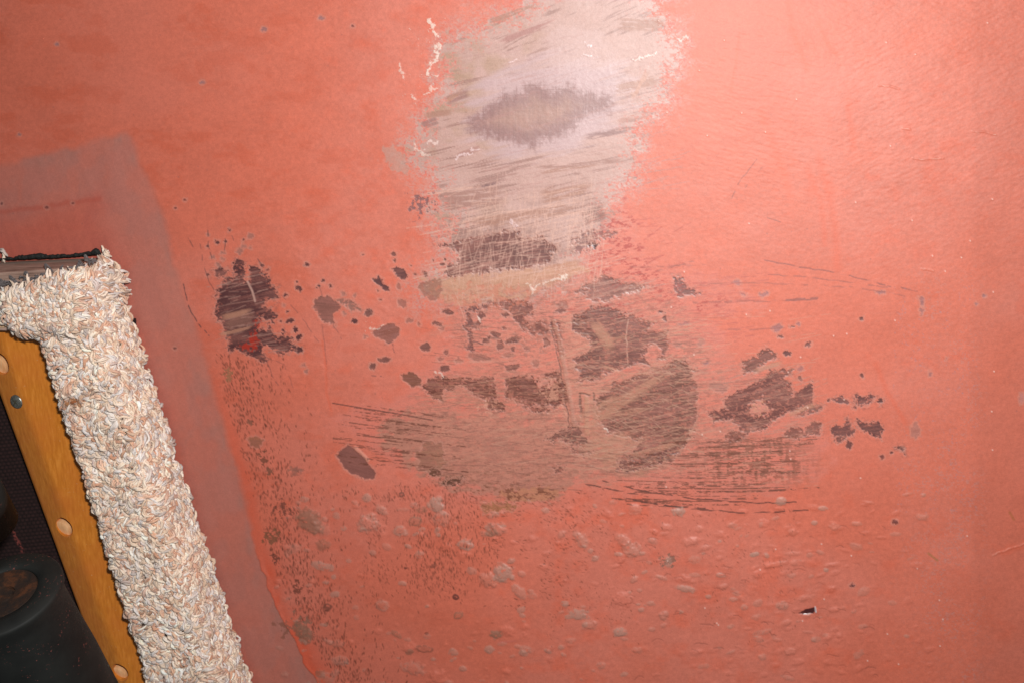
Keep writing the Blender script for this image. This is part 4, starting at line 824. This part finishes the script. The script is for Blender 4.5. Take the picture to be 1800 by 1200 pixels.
cA = var.ramp(f, [(.25, alb(178, 104, 30, 1.0)), (.5, alb(198, 120, 40, 1.0)), (.75, alb(216, 138, 56, 1.0))])
cB = var.mix(var.ramp(f2, [(.4, (0, 0, 0)), (.7, (.6, .6, .6))]), cA, alb(202, 112, 44, 1.1))
cC = var.mix(var.ramp(f3, [(.66, (0, 0, 0)), (.72, (.55, .55, .55))]), cB, alb(222, 176, 130, 1.1))
var.l(cC, var.b.inputs["Base Color"]); var.l(var.bump(f, .15, .0006), var.b.inputs["Normal"])
body = make_obj("beam_body", np.array(bv), bf, var.m, beam, True)
bpy.context.view_layer.update()
def frame_at(px, py, h):
    p = at(np.array(float(px)), np.array(float(py)), float(h)); return p
def cyl(center, ax, r, l, n=40, rx=1.0, rdir_=None, bevel=0.0, dome=0.0):
    ax = ax / np.linalg.norm(ax); e1 = rdir_ if rdir_ is not None else np.cross(ax, [0, 1, .2]); e1 = e1 - (e1 @ ax) * ax; e1 = e1 / np.linalg.norm(e1); e2 = np.cross(ax, e1)
    rings = [(r, -l), (r, -bevel), (r - bevel, 0), (r * .5, dome), ] if bevel else [(r, -l), (r, 0), (r * .5, dome)]
    V = []; 
    for (rr, z) in rings:
        for k in range(n):
            a = 2 * math.pi * k / n; V.append(center + ax * z + e1 * rr * rx * math.cos(a) + e2 * rr * math.sin(a))
    F_ = []
    for i in range(len(rings) - 1):
        for k in range(n): F_.append((i * n + k, i * n + (k + 1) % n, (i + 1) * n + (k + 1) % n, (i + 1) * n + k))
    F_.append(tuple(range(n))[::-1]); F_.append(tuple((len(rings) - 1) * n + k for k in range(n)))
    return np.array(V), F_
plugs = [(107, 930, 17.5), (207, 1185, 16.5), (-6, 642, 18)]
tmp = Mat("tmp")
holes = []
beam_slope = NRM - side_d * 0.0 
for (px, py, r) in plugs:
    c = frame_at(px, py, .034); V, F_ = cyl(c, NRM, r * .00062, .016, 48, 1.0, side_d)
    holes.append((V, F_))
dg = None
for (V, F_) in holes:
    ho = make_obj("cutter", V, F_, tmp.m, beam, False)
    md = body.modifiers.new("hole", 'BOOLEAN'); md.operation = 'DIFFERENCE'; md.object = ho; md.solver = 'EXACT'
bpy.context.view_layer.update()
dg = bpy.context.evaluated_depsgraph_get()
newme = bpy.data.meshes.new_from_object(body.evaluated_get(dg)); body.modifiers.clear(); body.data = newme
for o in [o for o in bpy.data.objects if o.name.startswith("cutter")]: bpy.data.objects.remove(o)
newme.materials.clear(); newme.materials.append(var.m)
newme.polygons.foreach_set("material_index", np.zeros(len(newme.polygons), np.int32))
newme.polygons.foreach_set("use_smooth", np.ones(len(newme.polygons), bool)); newme.set_sharp_from_angle(angle=math.radians(32))
pl = Mat("raw_plug_wood", .7, .3); v = pl.coords(); mp = pl.n("ShaderNodeMapping"); mp.inputs["Scale"].default_value = (300, 80, 60); pl.l(v, mp.inputs["Vector"]); f = pl.noise(mp.outputs["Vector"], 1, 4)
pl.l(pl.ramp(f, [(.3, alb(206, 148, 98, 1.1)), (.7, alb(232, 184, 136, 1.1))]), pl.b.inputs["Base Color"]); pl.l(pl.bump(f, .3, .0004), pl.b.inputs["Normal"])
for (px, py, r) in plugs:
    c = frame_at(px - .6, py + 1.5, .0235); tl = NRM + side_d * .10 + axis_d * .16
    V, F_ = cyl(c, tl, r * .00062 * .95, .006, 40, 1.0, side_d, .0006, .0004); make_obj("wood_plug", V, F_, pl.m, beam, True).data.set_sharp_from_angle(angle=math.radians(50))
# screw
st = Mat("zinc_screw", .38, .5); set_in(st.b, "Metallic", .85); v = st.coords(); f = st.noise(v, 600, 4)
st.l(st.ramp(f, [(.3, (.12, .13, .11)), (.6, (.38, .38, .34)), (.8, (.6, .58, .5))]), st.b.inputs["Base Color"]); st.l(st.bump(f, .4, .0005), st.b.inputs["Normal"])
sc_ = frame_at(27.5, 706, .0315)
V, F_ = cyl(sc_, NRM + side_d * .12, .0070, .004, 32, 1.0, side_d, .0009, .0006); screw = make_obj("screw_head", V, F_, st.m, beam, True)
gd = Mat("screw_recess", .6, .3); gd.b.inputs["Base Color"].default_value = (.05, .045, .03, 1)
def bar(c, d, n_, L, wd, th):
    d = d / np.linalg.norm(d); n_ = n_ / np.linalg.norm(n_); e = np.cross(d, n_); V = [c + d * a * L / 2 + e * b * wd / 2 + n_ * g * th / 2 for a in (-1, 1) for b in (-1, 1) for g in (-1, 1)]
    return V, [(0, 1, 3, 2), (4, 6, 7, 5), (0, 4, 5, 1), (2, 3, 7, 6), (0, 2, 6, 4), (1, 5, 7, 3)]
nn = NRM + side_d * .12; nn = nn / np.linalg.norm(nn); Va, Fa = bar(sc_ + nn * .0006, side_d * .8 + axis_d * .6, nn, .0062, .0011, .0006); Vb, Fb = bar(sc_ + nn * .00065, side_d * .6 - axis_d * .8, nn, .0062, .0011, .0006)
make_obj("screw_slot", np.array(Va + Vb), Fa + [tuple(i + 8 for i in f_) for f_ in Fb], gd.m, beam, False)
# raw wood block at the end of the beam
bv = []
for (x, y) in [(-80, 520), (8, 522), (14, 540), (20, 566), (12, 577), (-80, 585)]:
    bv.append(at(np.array(float(x)), np.array(float(y)), .0470))
for (x, y) in [(-80, 520), (8, 522), (14, 540), (20, 566), (12, 577), (-80, 585)]:
    bv.append(at(np.array(float(x)), np.array(float(y)), .0470) - NRM * .038)
bf = [(5, 4, 3, 2, 1, 0), (6, 7, 8, 9, 10, 11)] + [(k, (k + 1) % 6, 6 + (k + 1) % 6, 6 + k) for k in range(6)]
raw = Mat("raw_block_wood", .8, .2); v = raw.coords(); mp = raw.n("ShaderNodeMapping"); mp.inputs["Scale"].default_value = (22, 40, 260); raw.l(v, mp.inputs["Vector"]); f = raw.noise(mp.outputs["Vector"], 1, 4)
raw.l(raw.ramp(f, [(.28, alb(90, 66, 50, 1.1)), (.36, alb(196, 158, 124, 1.1)), (.7, alb(216, 182, 146, 1.1))]), raw.b.inputs["Base Color"])
o = make_obj("end_block", np.array(bv), bf, raw.m, beam, False); o["label"] = "pale unvarnished block at the beam's upper end"
md = o.modifiers.new("bevel", 'BEVEL'); md.width = .002; md.segments = 3

# ------------------------------------------------------------------ woven fabric in the dark corner
wx = np.arange(-420, 240, 1.5); wy = np.arange(560, 1540, 1.5); WX, WY = np.meshgrid(wx, wy)
row = (WY + .10 * WX) / 6.4; colm = (WX - .1 * WY) / 7.6 + .5 * (np.floor(row) % 2)
dot = (np.abs(np.sin(np.pi * row)) ** .7) * (np.abs(np.sin(np.pi * colm)) ** .5)
foldh = .0035 * (fbm(WX / 120, WY / 160, 495, 2) - .5)
WP = at(WX, WY, .0045) + (dot * .0006 + foldh * 0)[..., None] * NRM - NRM * 0.0015
wc = mixc(alb(20, 13, 13, 1.1), alb(64, 40, 38, 1.1), dot * (.35 + .65 * fbm(WX / 5, WY / 5, 497, 2)))
for (x0, y0, x1, y1, ww) in ((3, 897, 12, 915, 5), (12, 915, 40, 972, 5)):
    L_ = math.hypot(x1 - x0, y1 - y0); c, s = (x1 - x0) / L_, (y1 - y0) / L_; u = (WX - x0) * c + (WY - y0) * s; vv = -(WX - x0) * s + (WY - y0) * c
    mk = sstep(-4, 6, u) * sstep(L_ + 6, L_ - 6, u) * sstep(ww, 1, np.abs(vv)) * sstep(.45, .65, fbm(WX / 2.5, WY / 3, 499, 2)); wc = mixc(wc, alb(150, 74, 66, 1.1), mk * .8)
gi = np.arange(WX.size).reshape(WX.shape); WF = np.stack([gi[:-1, :-1], gi[1:, :-1], gi[1:, 1:], gi[:-1, 1:]], -1).reshape(-1, 4)
wm = Mat("woven_fabric", .85, .25); wa = wm.attr("weave_colour"); wm.l(wa.outputs["Color"], wm.b.inputs["Base Color"])
wo = make_obj("woven_fabric", WP.reshape(-1, 3), WF, wm.m, None, True, {"weave_colour": ('FLOAT_COLOR', wc.reshape(-1, 3))})
tag(wo, "dark brown woven fabric in the corner behind the varnished beam", "fabric")

# ------------------------------------------------------------------ rubber rollers
rub = Mat("black_rubber", .7, .3); v = rub.coords(); f = rub.noise(v, 30, 4, .6); sp1 = rub.noise(v, 420, 2, .7); sp2 = rub.noise(v, 40, 3, .6)
cA = rub.ramp(f, [(.3, (.004, .005, .0045)), (.7, (.012, .0135, .012))])
rub_mask = rub.mix(1.0, rub.ramp(sp1, [(.64, (0, 0, 0)), (.69, (1, 1, 1))]), rub.ramp(sp2, [(.50, (0, 0, 0)), (.60, (.9, .9, .9))]), 'MULTIPLY')
rub.l(rub.mix(rub_mask, cA, alb(128, 70, 62, 1.1)), rub.b.inputs["Base Color"]); rub.l(rub.bump(f, .3, .001), rub.b.inputs["Normal"])
rst = Mat("rusty_steel", .8, .35); set_in(rst.b, "Metallic", .2); v = rst.coords(); f = rst.noise(v, 90, 6, .7)
rst.l(rst.ramp(f, [(.34, (.012, .010, .009)), (.52, (.030, .015, .009)), (.66, (.085, .030, .011)), (.78, (.03, .02, .016))]), rst.b.inputs["Base Color"]); rst.l(rst.bump(f, .7, .0015), rst.b.inputs["Normal"])
def lathe(c, ax, prof, n=72, e1=None):
    ax = ax / np.linalg.norm(ax); e1 = np.cross(ax, [.1, 1, .3]) if e1 is None else e1; e1 = e1 - (e1 @ ax) * ax; e1 /= np.linalg.norm(e1); e2 = np.cross(ax, e1); V = []; F_ = []
    for (r, z) in prof:
        for k in range(n):
            a = 2 * math.pi * k / n; V.append(c + ax * z + (e1 * math.cos(a) + e2 * math.sin(a)) * max(r, 1e-5))
    for i in range(len(prof) - 1):
        for k in range(n): F_.append((i * n + k, i * n + (k + 1) % n, (i + 1) * n + (k + 1) % n, (i + 1) * n + k))
    return np.array(V), F_
def roller(px, py, depth, R_, tilt, label, L_=.17, az=(.43, -.90)):
    d = rdir(px, py); c = CAM + d * depth
    vd = d / np.linalg.norm(d); rx = np.cross(vd, [0, 0, 1]); rx /= np.linalg.norm(rx); uz = np.cross(rx, vd)
    ax = vd * tilt + (rx * az[0] + uz * az[1]) * math.sqrt(1 - tilt ** 2); ax /= np.linalg.norm(ax)      # away from the end we see
    root = empty("rubber_roller", c)
    s = R_ / .05
    V, F_ = lathe(c, ax, [(.0295 * s, .0012), (.030 * s, -.0008), (.036 * s, -.0012), (.0485 * s, -.0002), (.0498 * s, .0012), (.05 * s, .003), (.0495 * s, .006), (.0468 * s, .012), (.046 * s, .02), (.047 * s, .05), (.049 * s, .09), (.050 * s, L_), (.001, L_)])
    make_obj("rubber_body", V, F_, rub.m, root, True)
    V, F_ = lathe(c, ax, [(.0002, .0016), (.0078 * s, .0014), (.0082 * s, .0040), (.0098 * s, .0040), (.0102 * s, .0010), (.020 * s, -.0002), (.0285 * s, .0000), (.0292 * s, .0010), (.0294 * s, .0040)])
    make_obj("rusty_end_plate", V, F_, rst.m, root, True).data.set_sharp_from_angle(angle=math.radians(35))
    tag(root, label, "roller", "black rubber rollers in the dark corner"); return root
roller(4., 1043., .80, .0465, .60, "large black rubber roller with rusty end plate at the bottom left corner")
roller(-100., 800., .83, .030, .60, "small rounded black rubber roller end just showing at the left edge", .035)
for m in (tmp.m,): bpy.data.materials.remove(m)
